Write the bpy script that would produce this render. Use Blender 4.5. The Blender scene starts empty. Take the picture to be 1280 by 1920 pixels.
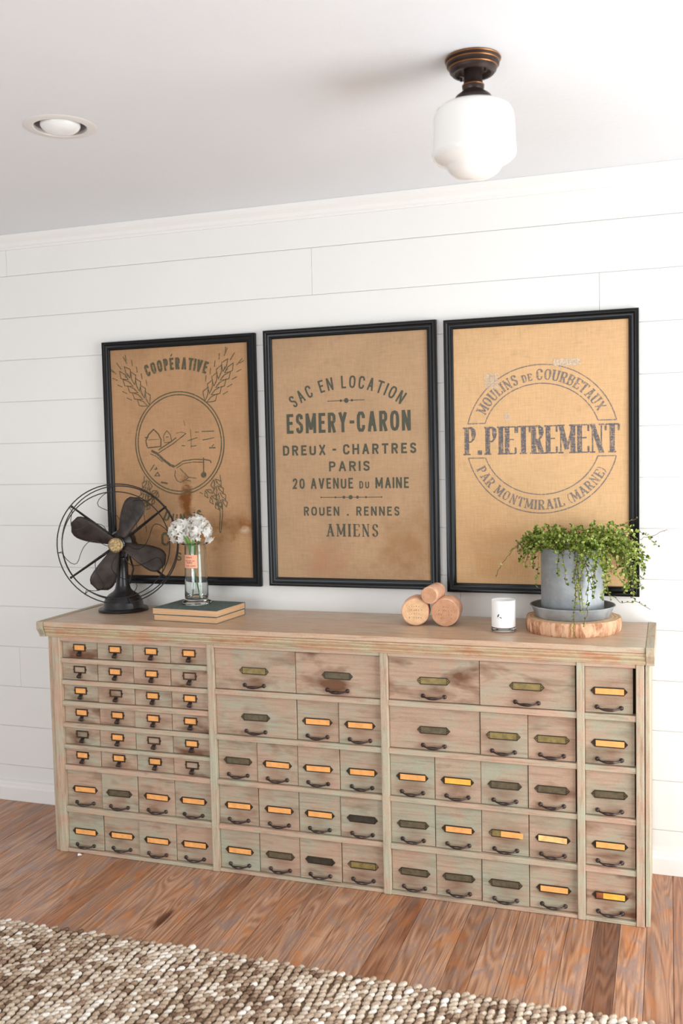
import bpy, math, random
import numpy as np
from mathutils import Vector, Matrix

random.seed(7)
S = bpy.context.scene
COL = S.collection
PI = math.pi

# ------------------------------------------------------------------ camera
cam = bpy.data.cameras.new('camera')
camo = bpy.data.objects.new('camera', cam); COL.objects.link(camo)
R_ = Vector((0.94673665, 0.32126121, -0.02193053))
U_ = Vector((0.00051168, 0.06660437, 0.99777933))
D_ = Vector((-0.32200846, 0.94464549, -0.06289242))
M = Matrix((R_, U_, -D_)).transposed().to_4x4()
M.translation = Vector((2.32807, -3.47167, 1.50267))
camo.matrix_world = M
cam.sensor_fit = 'VERTICAL'; cam.sensor_height = 36.0; cam.sensor_width = 24.0
cam.lens = 1804.33 / 1920 * 36.0
cam.clip_start = 0.05; cam.clip_end = 60
cam.dof.use_dof = True; cam.dof.focus_distance = 3.25; cam.dof.aperture_fstop = 3.2
S.camera = camo

# ------------------------------------------------------------------ light
w = bpy.data.worlds.new('world'); S.world = w; w.use_nodes = True
w.node_tree.nodes['Background'].inputs[0].default_value = (0.85, 0.93, 1.0, 1)
w.node_tree.nodes['Background'].inputs[1].default_value = 1.0

def area(name, loc, rot, sx, sy, power, color):
    l = bpy.data.lights.new(name, 'AREA'); l.shape = 'RECTANGLE'; l.size = sx; l.size_y = sy
    l.energy = power; l.color = color
    o = bpy.data.objects.new(name, l); COL.objects.link(o); o.location = loc; o.rotation_euler = rot
    return o
# daylight through the window in the right wall and an added frontal fill lamp behind the camera
area('window_daylight_right', (4.03, -1.55, 1.03), (0, math.radians(90), 0), 1.9, 1.9, 95, (0.96, 1.0, 1.03))
area('added_front_fill', (.25, -5.43, 1.00), (math.radians(90), 0, 0), 2.8, 1.3, 82, (0.92, 0.98, 1.05))
S.view_settings.view_transform = 'Standard'
S.view_settings.look = 'None'
S.view_settings.gamma = 1.0
S.view_settings.use_curve_mapping = False
S.view_settings.exposure = 0.12

# ------------------------------------------------------------------ helpers
def lin(c):
    return tuple(((x / 255) / 12.92 if x / 255 <= 0.04045 else ((x / 255 + 0.055) / 1.055) ** 2.4) for x in c) + (1,)

class MB:
    def __init__(s): s.v = []; s.f = []
    def add(s, vs, fs):
        b = len(s.v); s.v += [tuple(x) for x in vs]; s.f += [tuple(i + b for i in f) for f in fs]; return s
    def box(s, x0, x1, y0, y1, z0, z1):
        return s.add([(x0,y0,z0),(x1,y0,z0),(x1,y1,z0),(x0,y1,z0),(x0,y0,z1),(x1,y0,z1),(x1,y1,z1),(x0,y1,z1)],
                     [(3,2,1,0),(4,5,6,7),(0,1,5,4),(1,2,6,5),(2,3,7,6),(3,0,4,7)])
    def prism(s, poly, a, b, axis='y'):
        # poly in the two other axes; extruded from a to b
        def P(u, w_, t): return {'x': (t, u, w_), 'y': (u, t, w_), 'z': (u, w_, t)}[axis]
        n = len(poly); vs = [P(u, w_, a) for u, w_ in poly] + [P(u, w_, b) for u, w_ in poly]
        fs = [tuple(range(n)), tuple(range(2*n-1, n-1, -1))] + [(i, i+n, (i+1) % n + n, (i+1) % n) for i in range(n)]
        return s.add(vs, fs)
    def lathe(s, prof, n=32, c=(0,0,0), T=None):
        vs = []; fs = []
        for r, z in prof:
            for k in range(n):
                a = 2*PI*k/n; vs.append(Vector((r*math.cos(a), r*math.sin(a), z)))
        for i in range(len(prof)-1):
            for k in range(n):
                k2 = (k+1) % n; fs.append((i*n+k, i*n+k2, (i+1)*n+k2, (i+1)*n+k))
        if T is not None: vs = [T @ v for v in vs]
        vs = [v + Vector(c) for v in vs]
        if prof[0][0] > 1e-6 : pass
        return s.add(vs, fs)
    def tube(s, pts, r, n=8, closed=False, cap=True, flat=None):
        pts = [Vector(p) for p in pts]; m = len(pts)
        rs = r if isinstance(r, (list, tuple)) else [r]*m
        prev = None; rings = []
        for i, p in enumerate(pts):
            if closed: t = pts[(i+1) % m] - pts[i-1]
            else: t = pts[min(i+1, m-1)] - pts[max(i-1, 0)]
            if t.length < 1e-9: t = Vector((0,0,1))
            t.normalize()
            if prev is None:
                up = Vector((0,0,1)) if abs(t.z) < .9 else Vector((0,1,0))
                a = t.cross(up).normalized()
            else:
                a = (prev - t*prev.dot(t)); a = a.normalized() if a.length > 1e-6 else prev
            prev = a; b = t.cross(a)
            fl = flat if flat else (1, 1)
            rings.append([p + a*math.cos(2*PI*k/n)*rs[i]*fl[0] + b*math.sin(2*PI*k/n)*rs[i]*fl[1] for k in range(n)])
        vs = [v for rg in rings for v in rg]; fs = []
        for i in range(m if closed else m-1):
            j = (i+1) % m
            for k in range(n):
                k2 = (k+1) % n; fs.append((i*n+k, i*n+k2, j*n+k2, j*n+k))
        if cap and not closed:
            fs.append(tuple(range(n-1, -1, -1))); fs.append(tuple((m-1)*n+k for k in range(n)))
        return s.add(vs, fs)
    def ball(s, c, r, n=10, m=6, sc=(1,1,1)):
        vs = [Vector((0,0,r))]; fs = []
        for i in range(1, m):
            th = PI*i/m
            for k in range(n): vs.append(Vector((r*math.sin(th)*math.cos(2*PI*k/n), r*math.sin(th)*math.sin(2*PI*k/n), r*math.cos(th))))
        vs.append(Vector((0,0,-r)))
        for k in range(n): fs.append((0, 1+k, 1+(k+1) % n))
        for i in range(m-2):
            for k in range(n): k2 = (k+1) % n; fs.append((1+i*n+k, 1+(i+1)*n+k, 1+(i+1)*n+k2, 1+i*n+k2))
        L = 1+(m-1)*n
        for k in range(n): fs.append((L, 1+(m-2)*n+(k+1) % n, 1+(m-2)*n+k))
        return s.add([(v.x*sc[0]+c[0], v.y*sc[1]+c[1], v.z*sc[2]+c[2]) for v in vs], fs)
    def mesh(s, name, mat, smooth=0):
        me = bpy.data.meshes.new(name); me.from_pydata(s.v, [], s.f); me.update()
        if mat: me.materials.append(mat)
        if smooth:
            for p in me.polygons: p.use_smooth = True
            me.set_sharp_from_angle(angle=math.radians(smooth))
        return me

def obj(name, me, parent=None, loc=(0,0,0), bevel=0, **props):
    if isinstance(me, tuple): mb, mat, sm = me; me = mb.mesh(name, mat, sm)
    o = bpy.data.objects.new(name, me); COL.objects.link(o)
    o.location = loc
    if parent: o.parent = parent
    if bevel:
        b = o.modifiers.new('bevel', 'BEVEL'); b.width = bevel; b.segments = 2; b.limit_method = 'ANGLE'; b.harden_normals = False
    for k, v in props.items(): o[k] = v
    return o

def thing(name, label, cat, loc=(0,0,0), rz=0, group=None):
    o = bpy.data.objects.new(name, None); COL.objects.link(o); o.location = loc; o.rotation_euler = (0,0,rz)
    o.empty_display_size = .05
    o['label'] = label; o['category'] = cat
    if group: o['group'] = group
    return o

# ------------------------------------------------------------------ materials
class NT:
    def __init__(s, name):
        s.m = bpy.data.materials.new(name); s.m.use_nodes = True; s.t = s.m.node_tree; s.n = s.t.nodes; s.l = s.t.links
        s.b = s.n['Principled BSDF']
    def node(s, t, **kw):
        n = s.n.new(t)
        for k, v in kw.items(): setattr(n, k, v)
        return n
    def link(s, a, b): s.l.new(a, b)
    def coord(s, scale=(1,1,1), rand=True, src='Object'):
        tc = s.node('ShaderNodeTexCoord'); mp = s.node('ShaderNodeMapping'); mp.inputs['Scale'].default_value = scale
        out = tc.outputs[src]
        if rand:
            oi = s.node('ShaderNodeObjectInfo'); mu = s.node('ShaderNodeMath', operation='MULTIPLY'); mu.inputs[1].default_value = 37.0
            s.link(oi.outputs['Random'], mu.inputs[0]); ad = s.node('ShaderNodeVectorMath', operation='ADD')
            s.link(out, ad.inputs[0]); s.link(mu.outputs[0], ad.inputs[1]); out = ad.outputs[0]
        s.link(out, mp.inputs[0]); return mp.outputs[0]
    def noise(s, vec, scale, detail=3, rough=.55, dist=0):
        n = s.node('ShaderNodeTexNoise'); n.inputs['Scale'].default_value = scale; n.inputs['Detail'].default_value = detail
        n.inputs['Roughness'].default_value = rough; n.inputs['Distortion'].default_value = dist
        s.link(vec, n.inputs['Vector']); return n.outputs['Fac']
    def ramp(s, fac, stops):
        r = s.node('ShaderNodeValToRGB'); e = r.color_ramp.elements
        while len(e) < len(stops): e.new(.5)
        for el, (p, c) in zip(e, stops): el.position = p; el.color = c if len(c) == 4 else lin(c)
        s.link(fac, r.inputs[0]); return r.outputs['Color']
    def mix(s, fac, a, b, mode='MIX'):
        m = s.node('ShaderNodeMix', data_type='RGBA', blend_type=mode)
        for val, i in ((fac, 0), (a, 6), (b, 7)):
            if hasattr(val, 'links') or hasattr(val, 'is_linked'): s.link(val, m.inputs[i])
            elif i == 0: m.inputs[0].default_value = val
            else: m.inputs[i].default_value = val if len(val) == 4 else lin(val)
        return m.outputs[2]
    def math(s, op, a, b=None, clamp=False):
        m = s.node('ShaderNodeMath', operation=op); m.use_clamp = clamp
        for i, v in enumerate((a, b)):
            if v is None: continue
            if hasattr(v, 'is_linked'): s.link(v, m.inputs[i])
            else: m.inputs[i].default_value = v
        return m.outputs[0]
    def bump(s, h, dist=.001, strength=.5):
        b = s.node('ShaderNodeBump'); b.inputs['Distance'].default_value = dist; b.inputs['Strength'].default_value = strength
        s.link(h, b.inputs['Height']); s.link(b.outputs[0], s.b.inputs['Normal'])
    def color(s, c):
        if hasattr(c, 'is_linked'): s.link(c, s.b.inputs['Base Color'])
        else: s.b.inputs['Base Color'].default_value = c if len(c) == 4 else lin(c)
    def set(s, rough=.5, metal=0, spec=.5, **kw):
        s.b.inputs['Roughness'].default_value = rough; s.b.inputs['Metallic'].default_value = metal
        s.b.inputs['Specular IOR Level'].default_value = spec
        for k, v in kw.items(): s.b.inputs[k].default_value = v
        return s.m

def plain(name, c, rough=.5, metal=0, spec=.5, var=0.0, vs=12, **kw):
    t = NT(name)
    if var:
        n = t.noise(t.coord(), vs, 4)
        c0 = tuple(max(0, x*(1-var)) for x in c); c1 = tuple(min(255, x*(1+var)) for x in c)
        t.color(t.ramp(n, [(.3, lin(c0)), (.7, lin(c1))]))
        t.bump(n, .0005, .3)
    else: t.color(c)
    return t.set(rough, metal, spec, **kw)

def m_paint(name, c, bs=60, bd=.0006):
    t = NT(name); v = t.coord(rand=False); n = t.noise(v, 1.3, 2); f = t.noise(v, bs, 4)
    t.color(t.ramp(n, [(.3, tuple(x-3 for x in c)), (.7, c)])); t.bump(f, bd, .35); return t.set(.55, spec=.35)

def m_wood(name, pink, green, dark, mode='drawer', rough=.62, axis='x'):
    """worn painted oak: reddish brown wood, rubbed grey-green paint, dark hand stains"""
    t = NT(name)
    st = {'x': (1.6, 14, 26), 'z': (26, 14, 1.6), 'y': (26, 1.6, 14)}[axis]
    v = t.coord(st); grain = t.noise(v, 4.5, 6, .65, .4)
    blotch = t.noise(t.coord((1, 1, 1.6)), 7.5, 3, .55, .6)
    cath = t.noise(t.coord({'x': (2.2, 5, 7), 'z': (7, 5, 2.2), 'y': (7, 2.2, 5)}[axis]), 3.0, 3, .5, 2.2)
    wv = t.math('SINE', t.math('MULTIPLY', cath, 60.0)); wv = t.math('MULTIPLY_ADD' if 0 else 'MULTIPLY', wv, .16)
    oi = t.node('ShaderNodeObjectInfo'); sep = t.node('ShaderNodeSeparateColor'); t.link(oi.outputs['Color'], sep.inputs[0])
    g = t.math('ADD', t.math('MULTIPLY', sep.outputs[0], .9), t.math('MULTIPLY', t.math('SUBTRACT', blotch, .5), 2.8))
    g = t.math('ADD', g, wv); g = t.math('ADD', g, t.math('MULTIPLY', t.math('SUBTRACT', grain, .5), .9), True)
    base = t.mix(g, pink, green)
    gd = t.ramp(grain, [(.30, (.62, .58, .54, 1)), (.47, (.96, .95, .94, 1)), (.72, (1.12, 1.12, 1.10, 1))])
    base = t.mix(.75, base, gd, 'MULTIPLY')
    if mode == 'drawer':
        # hand-worn dark patch round the pull (moves with the drawer)
        tc = t.node('ShaderNodeTexCoord'); mp = t.node('ShaderNodeMapping'); mp.inputs['Scale'].default_value = (15, 1, 24)
        mp.inputs['Location'].default_value = (0, 0, 24*.028)
        t.link(tc.outputs['Object'], mp.inputs[0]); ln = t.node('ShaderNodeVectorMath', operation='LENGTH'); t.link(mp.outputs[0], ln.inputs[0])
        d = t.math('SUBTRACT', 1.0, t.math('ADD', ln.outputs['Value'], t.math('MULTIPLY', t.math('SUBTRACT', blotch, .5), 1.6)), True)
        d = t.math('MULTIPLY', d, .42)
        big = t.noise(t.coord((.8, 1, 2.1)), 8.0, 3, .55, .3)
        d2 = t.math('MULTIPLY', t.math('SUBTRACT', big, .5, True), sep.outputs[1]); d2 = t.math('MULTIPLY', d2, 9.0, True)
        base = t.mix(t.math('ADD', d, d2, True), base, dark)
    else:
        sm = t.noise(t.coord({'x': (1.2, 4, 6), 'z': (6, 4, 1.2), 'y': (6, 1.2, 4)}[axis]), 6.0, 5, .6, .3)
        base = t.mix(t.math('MULTIPLY', t.math('SUBTRACT', sm, .56, True), 3.2, True), base, dark)
    fine = t.noise(t.coord(), 330, 2); base = t.mix(.16, base, t.ramp(fine, [(.3, (.5,.5,.5,1)), (.7, (1.3,1.3,1.3,1))]), 'MULTIPLY')
    t.color(base); t.bump(grain, .0008, .35); return t.set(rough, spec=.35)

WHITE = m_paint('shiplap_paint', (237, 236, 231))
TRIMW = m_paint('trim_paint', (239, 237, 232))
CEILW = m_paint('ceiling_paint', (232, 235, 238), 38, .003)
PLASTER = m_paint('plaster_paint', (232, 233, 233))
DRAWER = m_wood('drawer_oak', (184, 154, 131), (166, 166, 144), (112, 76, 52))
RAILM = m_wood('rail_oak', (198, 163, 140), (178, 176, 152), (140, 106, 82), 'rail')
POSTM = m_wood('post_oak', (194, 162, 138), (182, 181, 157), (146, 114, 88), 'rail', axis='z')
TOPM = m_wood('worn_top_oak', (200, 166, 138), (196, 182, 158), (170, 124, 88), 'rail', .36)
CORNM = m_wood('cornice_oak', (196, 146, 112), (192, 182, 150), (160, 98, 60), 'rail')
CAPM = m_wood('end_cap_oak', (190, 164, 136), (168, 172, 152), (150, 116, 84), 'rail', axis='y')
DARKIN = plain('cabinet_inside', (52, 42, 33), .9)
BRONZE = plain('dark_bronze', (74, 54, 38), .42, .55, var=.25, vs=60)
IRON = plain('pull_iron', (66, 54, 50), .36, .6, var=.25, vs=70)
BRASS = plain('tarnished_brass', (136, 118, 70), .45, .25, var=.14, vs=60)
RIM = plain('holder_rim', (58, 46, 28), .5, .3)
DPLATE = plain('dark_plate', (96, 85, 62), .55, .2, var=.15, vs=60)
XPLATE = plain('black_plate', (56, 48, 36), .6, .2, var=.15, vs=60)
CARD = plain('orange_card', (240, 170, 98), .7, var=.06, vs=40)
CARDY = plain('yellow_card', (246, 182, 74), .7, var=.06, vs=40)
CARDP = plain('pale_card', (244, 196, 128), .7, var=.10, vs=50)
CARDB = plain('brown_card', (150, 84, 46), .7, var=.2, vs=50)
BLACKF = plain('black_frame_lacquer', (9, 9, 9), .30, spec=.3)
FANBLK = plain('fan_black_enamel', (30, 29, 29), .32, .1, var=.25, vs=30)
BLADE = plain('fan_blade_metal', (58, 50, 45), .5, .35, var=.3, vs=24)
CAGE = plain('fan_cage_wire', (42, 37, 33), .45, .6)
BADGE = plain('fan_badge_brass', (132, 112, 76), .45, .5, var=.4, vs=140)
BOOKC = plain('book_cloth', (88, 104, 100), .7, var=.15, vs=80)
BRASSL = plain('lamp_copper_line', (176, 118, 66), .35, .7)
LAMPM = plain('oil_rubbed_bronze', (58, 46, 42), .38, .6, var=.15, vs=30)
OPAL = plain('opal_glass', (246, 245, 240), .12, spec=.5, **{'Subsurface Weight': .3, 'Subsurface Radius': (.03, .03, .03)})
BULB = plain('bulb_glass', (236, 237, 234), .18, spec=.5)
CANIN = plain('can_inside', (196, 190, 196), .35, .3)
WAX = plain('candle_white', (250, 249, 246), .2, spec=.5)
INKC = plain('emblem_ink', (70, 72, 76), .6)
PAPER = plain('white_paper', (245, 243, 238), .7)
SOIL = plain('soil', (58, 42, 30), .95, var=.4, vs=80)

KN = (.773, -.795)
def m_floor():
    t = NT('floor_pine'); oi = t.node('ShaderNodeObjectInfo')
    g1 = t.noise(t.coord((58, 1.6, 4)), 3.0, 5, .62, .6)
    cath = t.noise(t.coord((5.5, .42, 1)), 1.7, 2, .5, .6)
    rings = t.math('SINE', t.math('MULTIPLY', cath, 120.0)); rings = t.math('ADD', t.math('MULTIPLY', rings, .07), t.math('ADD', t.math('MULTIPLY', g1, .50), .25))
    c = t.ramp(rings, [(.30, (98, 62, 42)), (.44, (158, 114, 86)), (.56, (190, 146, 116)), (.74, (212, 176, 150))])
    bl = t.noise(t.coord((4, 1.5, 1)), 4.1, 4, .65, 1.2)
    c = t.mix(t.math('MULTIPLY', t.math('SUBTRACT', bl, .50, True), 5.0, True), c, (150, 128, 122))
    c = t.mix(t.math('MULTIPLY', t.math('SUBTRACT', t.noise(t.coord((4, 1.2, 1)), 4.0, 4, .6, .8), .53, True), 5.0, True), c, (192, 122, 70))
    c = t.mix(t.math('MULTIPLY', t.math('SUBTRACT', t.noise(t.coord((1, 1, 1)), 5.5, 2, .5, .6), .70, True), 9.0, True), c, (84, 48, 28))
    pv = t.ramp(oi.outputs['Random'], [(0, (.72, .66, .62, 1)), (.15, (.86, .82, .79, 1)), (.5, (1, 1, 1, 1)), (1, (1.1, 1.09, 1.08, 1))])
    c = t.mix(1.0, c, pv, 'MULTIPLY')
    # one knot in the board by the rug, a mark of the wood itself
    ge = t.node('ShaderNodeNewGeometry'); mp = t.node('ShaderNodeMapping'); mp.inputs['Scale'].default_value = (1/.022, 1/.075, 0); mp.inputs['Location'].default_value = (-KN[0]/.022, -KN[1]/.075, 0)
    t.link(ge.outputs['Position'], mp.inputs[0]); ln = t.node('ShaderNodeVectorMath', operation='LENGTH'); t.link(mp.outputs[0], ln.inputs[0])
    kd = t.math('MULTIPLY', t.math('SUBTRACT', 1.15, t.math('ADD', ln.outputs['Value'], t.math('MULTIPLY', t.math('SUBTRACT', g1, .5), 2.0)), True), 1.6, True)
    c = t.mix(kd, c, (92, 52, 30)); c = t.mix(1.0, c, oi.outputs['Color'], 'MULTIPLY'); t.color(c); t.bump(rings, .0007, .3)
    r = t.ramp(g1, [(.3, (.32,.32,.32,1)), (.7, (.46,.46,.46,1))])
    t.set(.42, spec=.6); t.link(r, t.b.inputs['Roughness']); return t.m
FLOORM = m_floor()

def burlap_nodes(t, c, blot):
    v = t.coord((1, 1, 1), rand=False)
    wx = t.noise(t.coord((420, 40, 26), rand=False), 1.0, 3, .6); wz = t.noise(t.coord((26, 40, 420), rand=False), 1.0, 3, .6)
    weave = t.math('MULTIPLY', t.math('ADD', wx, wz), .5)
    big = t.noise(v, 3.2, 4, .6, .4); med = t.noise(v, 17, 4, .65)
    dk = tuple(x*.80 for x in c)
    col = t.mix(t.math('MULTIPLY', t.math('SUBTRACT', big, .46, True), blot, True), c, dk)
    col = t.mix(t.math('MULTIPLY', t.math('SUBTRACT', med, .57, True), 2.2, True), col, tuple(x*.84 for x in c))
    col = t.mix(.6, col, t.ramp(weave, [(.36, (.80,.79,.77,1)), (.62, (1.09,1.08,1.07,1))]), 'MULTIPLY')
    return col, weave, med
def m_burlap(name, c, blot, stains=()):
    t = NT(name); col, weave, med = burlap_nodes(t, c, blot)
    for (x, z, sx, sz, cc, k) in stains:
        tc = t.node('ShaderNodeTexCoord'); mp = t.node('ShaderNodeMapping')
        mp.inputs['Scale'].default_value = (1/sx, 0, 1/sz); mp.inputs['Location'].default_value = (-x/sx, 0, -z/sz)
        t.link(tc.outputs['Object'], mp.inputs[0]); ln = t.node('ShaderNodeVectorMath', operation='LENGTH'); t.link(mp.outputs[0], ln.inputs[0])
        d = t.math('SUBTRACT', 1.0, t.math('ADD', ln.outputs['Value'], t.math('MULTIPLY', t.math('SUBTRACT', med, .5), 2.4)), True)
        col = t.mix(t.math('MULTIPLY', d, k, True), col, cc)
    t.color(col); t.bump(weave, .0012, .5); return t.set(.85, spec=.2)
def m_ink(name, c, cloth, worn):
    t = NT(name); col, weave, med = burlap_nodes(t, cloth, 1.0)
    f = t.noise(t.coord((1, 1, 1), rand=False), 210, 4, .75)
    k = t.math('MULTIPLY', t.math('SUBTRACT', t.math('ADD', f, t.math('MULTIPLY', t.math('SUBTRACT', weave, .5), .8)), worn), 5.0, True)
    t.color(t.mix(t.math('MULTIPLY', k, .85), lin(c), col)); return t.set(.85, spec=.2)

def m_glass(name, tint=(1,1,1,1), rough=.0, ior=1.45):
    t = NT(name); t.color(tint); return t.set(rough, spec=.5, **{'Transmission Weight': 1.0, 'IOR': ior})
GLASS = m_glass('clear_glass', (.93, .97, .96, 1))

def m_zinc():
    t = NT('galvanised_zinc'); n = t.noise(t.coord(), 9, 4, .6, .6); f = t.noise(t.coord(), 60, 4)
    c = t.ramp(n, [(.3, (126, 129, 132)), (.5, (152, 156, 158)), (.72, (182, 186, 187))]); t.color(t.mix(.15, c, t.ramp(f, [(.3, (.5,.5,.5,1)), (.7, (1.2,1.2,1.2,1))]), 'MULTIPLY'))
    t.bump(n, .0006, .3); return t.set(.5, .35, .5)
ZINC = m_zinc()
def m_end(name, c0, c1, ring=60, rough=.75):
    t = NT(name); v = t.coord((1,1,1)); wv = t.node('ShaderNodeTexWave', wave_type='RINGS', rings_direction='SPHERICAL')
    wv.inputs['Scale'].default_value = ring; wv.inputs['Distortion'].default_value = 2.5; wv.inputs['Detail'].default_value = 3; wv.inputs['Detail Scale'].default_value = 2
    tc = t.node('ShaderNodeTexCoord'); t.link(tc.outputs['Object'], wv.inputs['Vector'])
    n = t.noise(v, 55, 4); k = t.math('ADD', t.math('MULTIPLY', wv.outputs['Fac'], .35), t.math('MULTIPLY', n, .65))
    t.color(t.ramp(k, [(.25, c0), (.7, c1)])); t.bump(k, .0008, .4); return t.set(rough, spec=.25)
def m_bark():
    t = NT('slice_bark'); n = t.noise(t.coord((1, 1, .22), rand=False), 42, 5, .65, .6); b = t.noise(t.coord(rand=False), 14, 3)
    c = t.ramp(n, [(.28, (96, 62, 42)), (.42, (176, 124, 92)), (.56, (224, 180, 144)), (.78, (240, 206, 170))])
    t.color(t.mix(t.math('MULTIPLY', t.math('SUBTRACT', b, .5, True), 2.5, True), c, (168, 104, 72))); t.bump(n, .004, .7); return t.set(.85, spec=.2)

def m_leaf():
    t = NT('vine_leaf'); at = t.node('ShaderNodeAttribute', attribute_name='rnd')
    c = t.ramp(at.outputs['Fac'], [(0, (52, 76, 26)), (.35, (104, 132, 48)), (.7, (164, 184, 84)), (1, (208, 216, 128))])
    t.color(c); m = t.set(.45, spec=.4)
    tr = t.node('ShaderNodeBsdfTranslucent'); t.link(c, tr.inputs['Color']); mx = t.node('ShaderNodeMixShader'); mx.inputs[0].default_value = .35
    out = [n for n in t.n if n.type == 'OUTPUT_MATERIAL'][0]
    t.link(t.b.outputs[0], mx.inputs[1]); t.link(tr.outputs[0], mx.inputs[2]); t.link(mx.outputs[0], out.inputs['Surface']); return m
LEAF = m_leaf()
VSTEM = plain('vine_stem', (104, 70, 46), .7)
def m_petal():
    t = NT('white_petal'); t.color((253, 252, 247)); t.set(.5, spec=.3)
    tr = t.node('ShaderNodeBsdfTranslucent'); tr.inputs['Color'].default_value = (.97, .97, .94, 1); mx = t.node('ShaderNodeMixShader'); mx.inputs[0].default_value = .45
    out = [n for n in t.n if n.type == 'OUTPUT_MATERIAL'][0]
    t.link(t.b.outputs[0], mx.inputs[1]); t.link(tr.outputs[0], mx.inputs[2]); t.link(mx.outputs[0], out.inputs['Surface']); return t.m
PETAL = m_petal()
FSTEM = plain('flower_stem', (92, 128, 66), .5)
FLEAF = plain('flower_leaf', (96, 146, 58), .45, var=.2, vs=60)

# ------------------------------------------------------------------ room shell
X0, X1, Y1, HC = -2.3, 3.95, -5.35, 2.44
SHIP0, SHIP = 2.2743, 0.1767
# shiplap wall: every board a part, gaps recessed against the sheathing behind
wall = obj('wall_back', (MB().box(X0, X1, .0045, .12, 0, HC+.05), WHITE, 0), kind='structure')
edges = [HC - .002] + [SHIP0 - k*SHIP for k in range(13)] + [0.0]
seams = {0: [-.333, 2.75], 1: [1.046, 3.4], 2: [2.101, -.9], 3: [-1.2, 1.3], 4: [1.9, -.75], 5: [.7, 3.0], 6: [2.0, -1.4], 7: [.5, 2.9],
         8: [-1.0, 1.6], 9: [.9, 3.3], 10: [-.351, 2.1], 11: [1.5, -.8], 12: [2.8, .4], 13: [-1.5, 1.2]}
for k in range(len(edges)-1):
    zt, zb = edges[k], edges[k+1]
    xs = [X0] + sorted(seams[k]) + [X1]
    for a, b in zip(xs[:-1], xs[1:]):
        zc = (zt+zb)/2; xc = (a+b)/2; hw = (b-a)/2 - .0005; hh = (zt-zb)/2 - .0010
        jit = random.uniform(-.0006, .0006)
        obj('board', (MB().box(-hw, hw, jit, .0044, -hh, hh), WHITE, 0), wall, (xc, 0, zc), bevel=.0008)
# floor planks running towards the wall
floor = obj('floor', (MB().box(X0, X1, Y1, .12, -.06, -.02), plain('subfloor', (70, 48, 34), .9), 0), kind='structure')
PW = .0782; n0 = int((2.3400 - X0)/PW) + 1
xk = 2.3400 - n0*PW; cnt = 0
while xk < X1:
    a, b = max(xk, X0), min(xk+PW, X1); xk += PW
    ys = [Y1]; y = Y1 + random.uniform(.6, 2.2)
    while y < -.3 and len(ys) < 3:
        ys.append(y); y += random.uniform(1.9, 2.6)
    ys.append(.02)
    for c, d in zip(ys[:-1], ys[1:]):
        dz = random.uniform(-.0006, .0)
        pl = obj('plank', (MB().box(-(b-a)/2+.0006, (b-a)/2-.0006, -(d-c)/2+.0004, (d-c)/2-.0004, -.02, 0), FLOORM, 0), floor, ((a+b)/2, (c+d)/2, dz), bevel=.0009)
        for xx, cc in ((2.145, (.55, .47, .44, 1)), (2.222, (1.1, 1.06, 1.02, 1)), (2.30, (.86, .78, .72, 1)), (2.375, (.74, .60, .50, 1)), (1.52, (.80, .68, .60, 1)), (.42, (.84, .72, .62, 1))):
            if a < xx < b: pl.color = cc
obj('ceiling', (MB().box(X0, X1, Y1, .12, HC, HC+.012).box(X0, X1, Y1, .12, HC+.10, HC+.16), CEILW, 0), kind='structure')
# (the recessed can sits in a round hole: see below, ceiling sheet rebuilt with the hole)
obj('wall_left', (MB().box(X0-.12, X0, Y1, .12, 0, HC+.1), PLASTER, 0), kind='structure')
WY0, WY1, WZ0, WZ1 = -2.5, -.6, .08, 1.98
obj('wall_right', (MB().box(X1, X1+.12, Y1, WY0, 0, HC+.1).box(X1, X1+.12, WY1, .12, 0, HC+.1)
    .box(X1, X1+.12, WY0, WY1, 0, WZ0).box(X1, X1+.12, WY0, WY1, WZ1, HC+.1), PLASTER, 0), kind='structure')
FX0, FX1, FZ0, FZ1 = -1.15, 1.65, .35, 1.65
obj('wall_front', (MB().box(X0, FX0, Y1-.12, Y1, 0, HC+.1).box(FX1, X1, Y1-.12, Y1, 0, HC+.1)
    .box(FX0, FX1, Y1-.12, Y1, 0, FZ0).box(FX0, FX1, Y1-.12, Y1, FZ1, HC+.1), PLASTER, 0), kind='structure')
wm = MB()
for a, b in ((WY0, WY0+.05), (WY1-.05, WY1), ((WY0+WY1)/2-.02, (WY0+WY1)/2+.02)): wm.box(X1+.02, X1+.06, a, b, WZ0, WZ1)
for a, b in ((WZ0, WZ0+.05), (WZ1-.05, WZ1), (1.18, 1.22)): wm.box(X1+.021, X1+.059, WY0, WY1, a, b)
obj('window_1', (wm, TRIMW, 0), kind='structure')
wm = MB()
for a in (FX0, (FX0+FX1)/2-.025, FX1-.05): wm.box(a, a+.05, Y1-.06, Y1-.02, FZ0, FZ1)
for a in (FZ0, FZ1-.05): wm.box(FX0, FX1, Y1-.059, Y1-.021, a, a+.05)
obj('added_fill_window', (wm, TRIMW, 0), kind='structure')  # unseen window, added and sized to go with the frontal fill lamp
# crown moulding and baseboard on the shiplap wall
cp = [(0, 2.383), (-.007, 2.383), (-.007, 2.391), (-.012, 2.395), (-.018, 2.408), (-.030, 2.420), (-.036, 2.428), (-.036, 2.4395), (0, 2.4395)]
obj('trim_1', (MB().prism(cp, X0, X1, 'x'), TRIMW, 0), kind='structure')
bp = [(-.001, 0), (-.015, 0), (-.015, .056), (-.0135, .060), (-.009, .064), (-.0085, .074), (-.006, .080), (-.006, .088), (-.001, .088)]
obj('baseboard_back', (MB().prism(bp, X0, X1, 'x'), TRIMW, 0), kind='structure')

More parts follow.
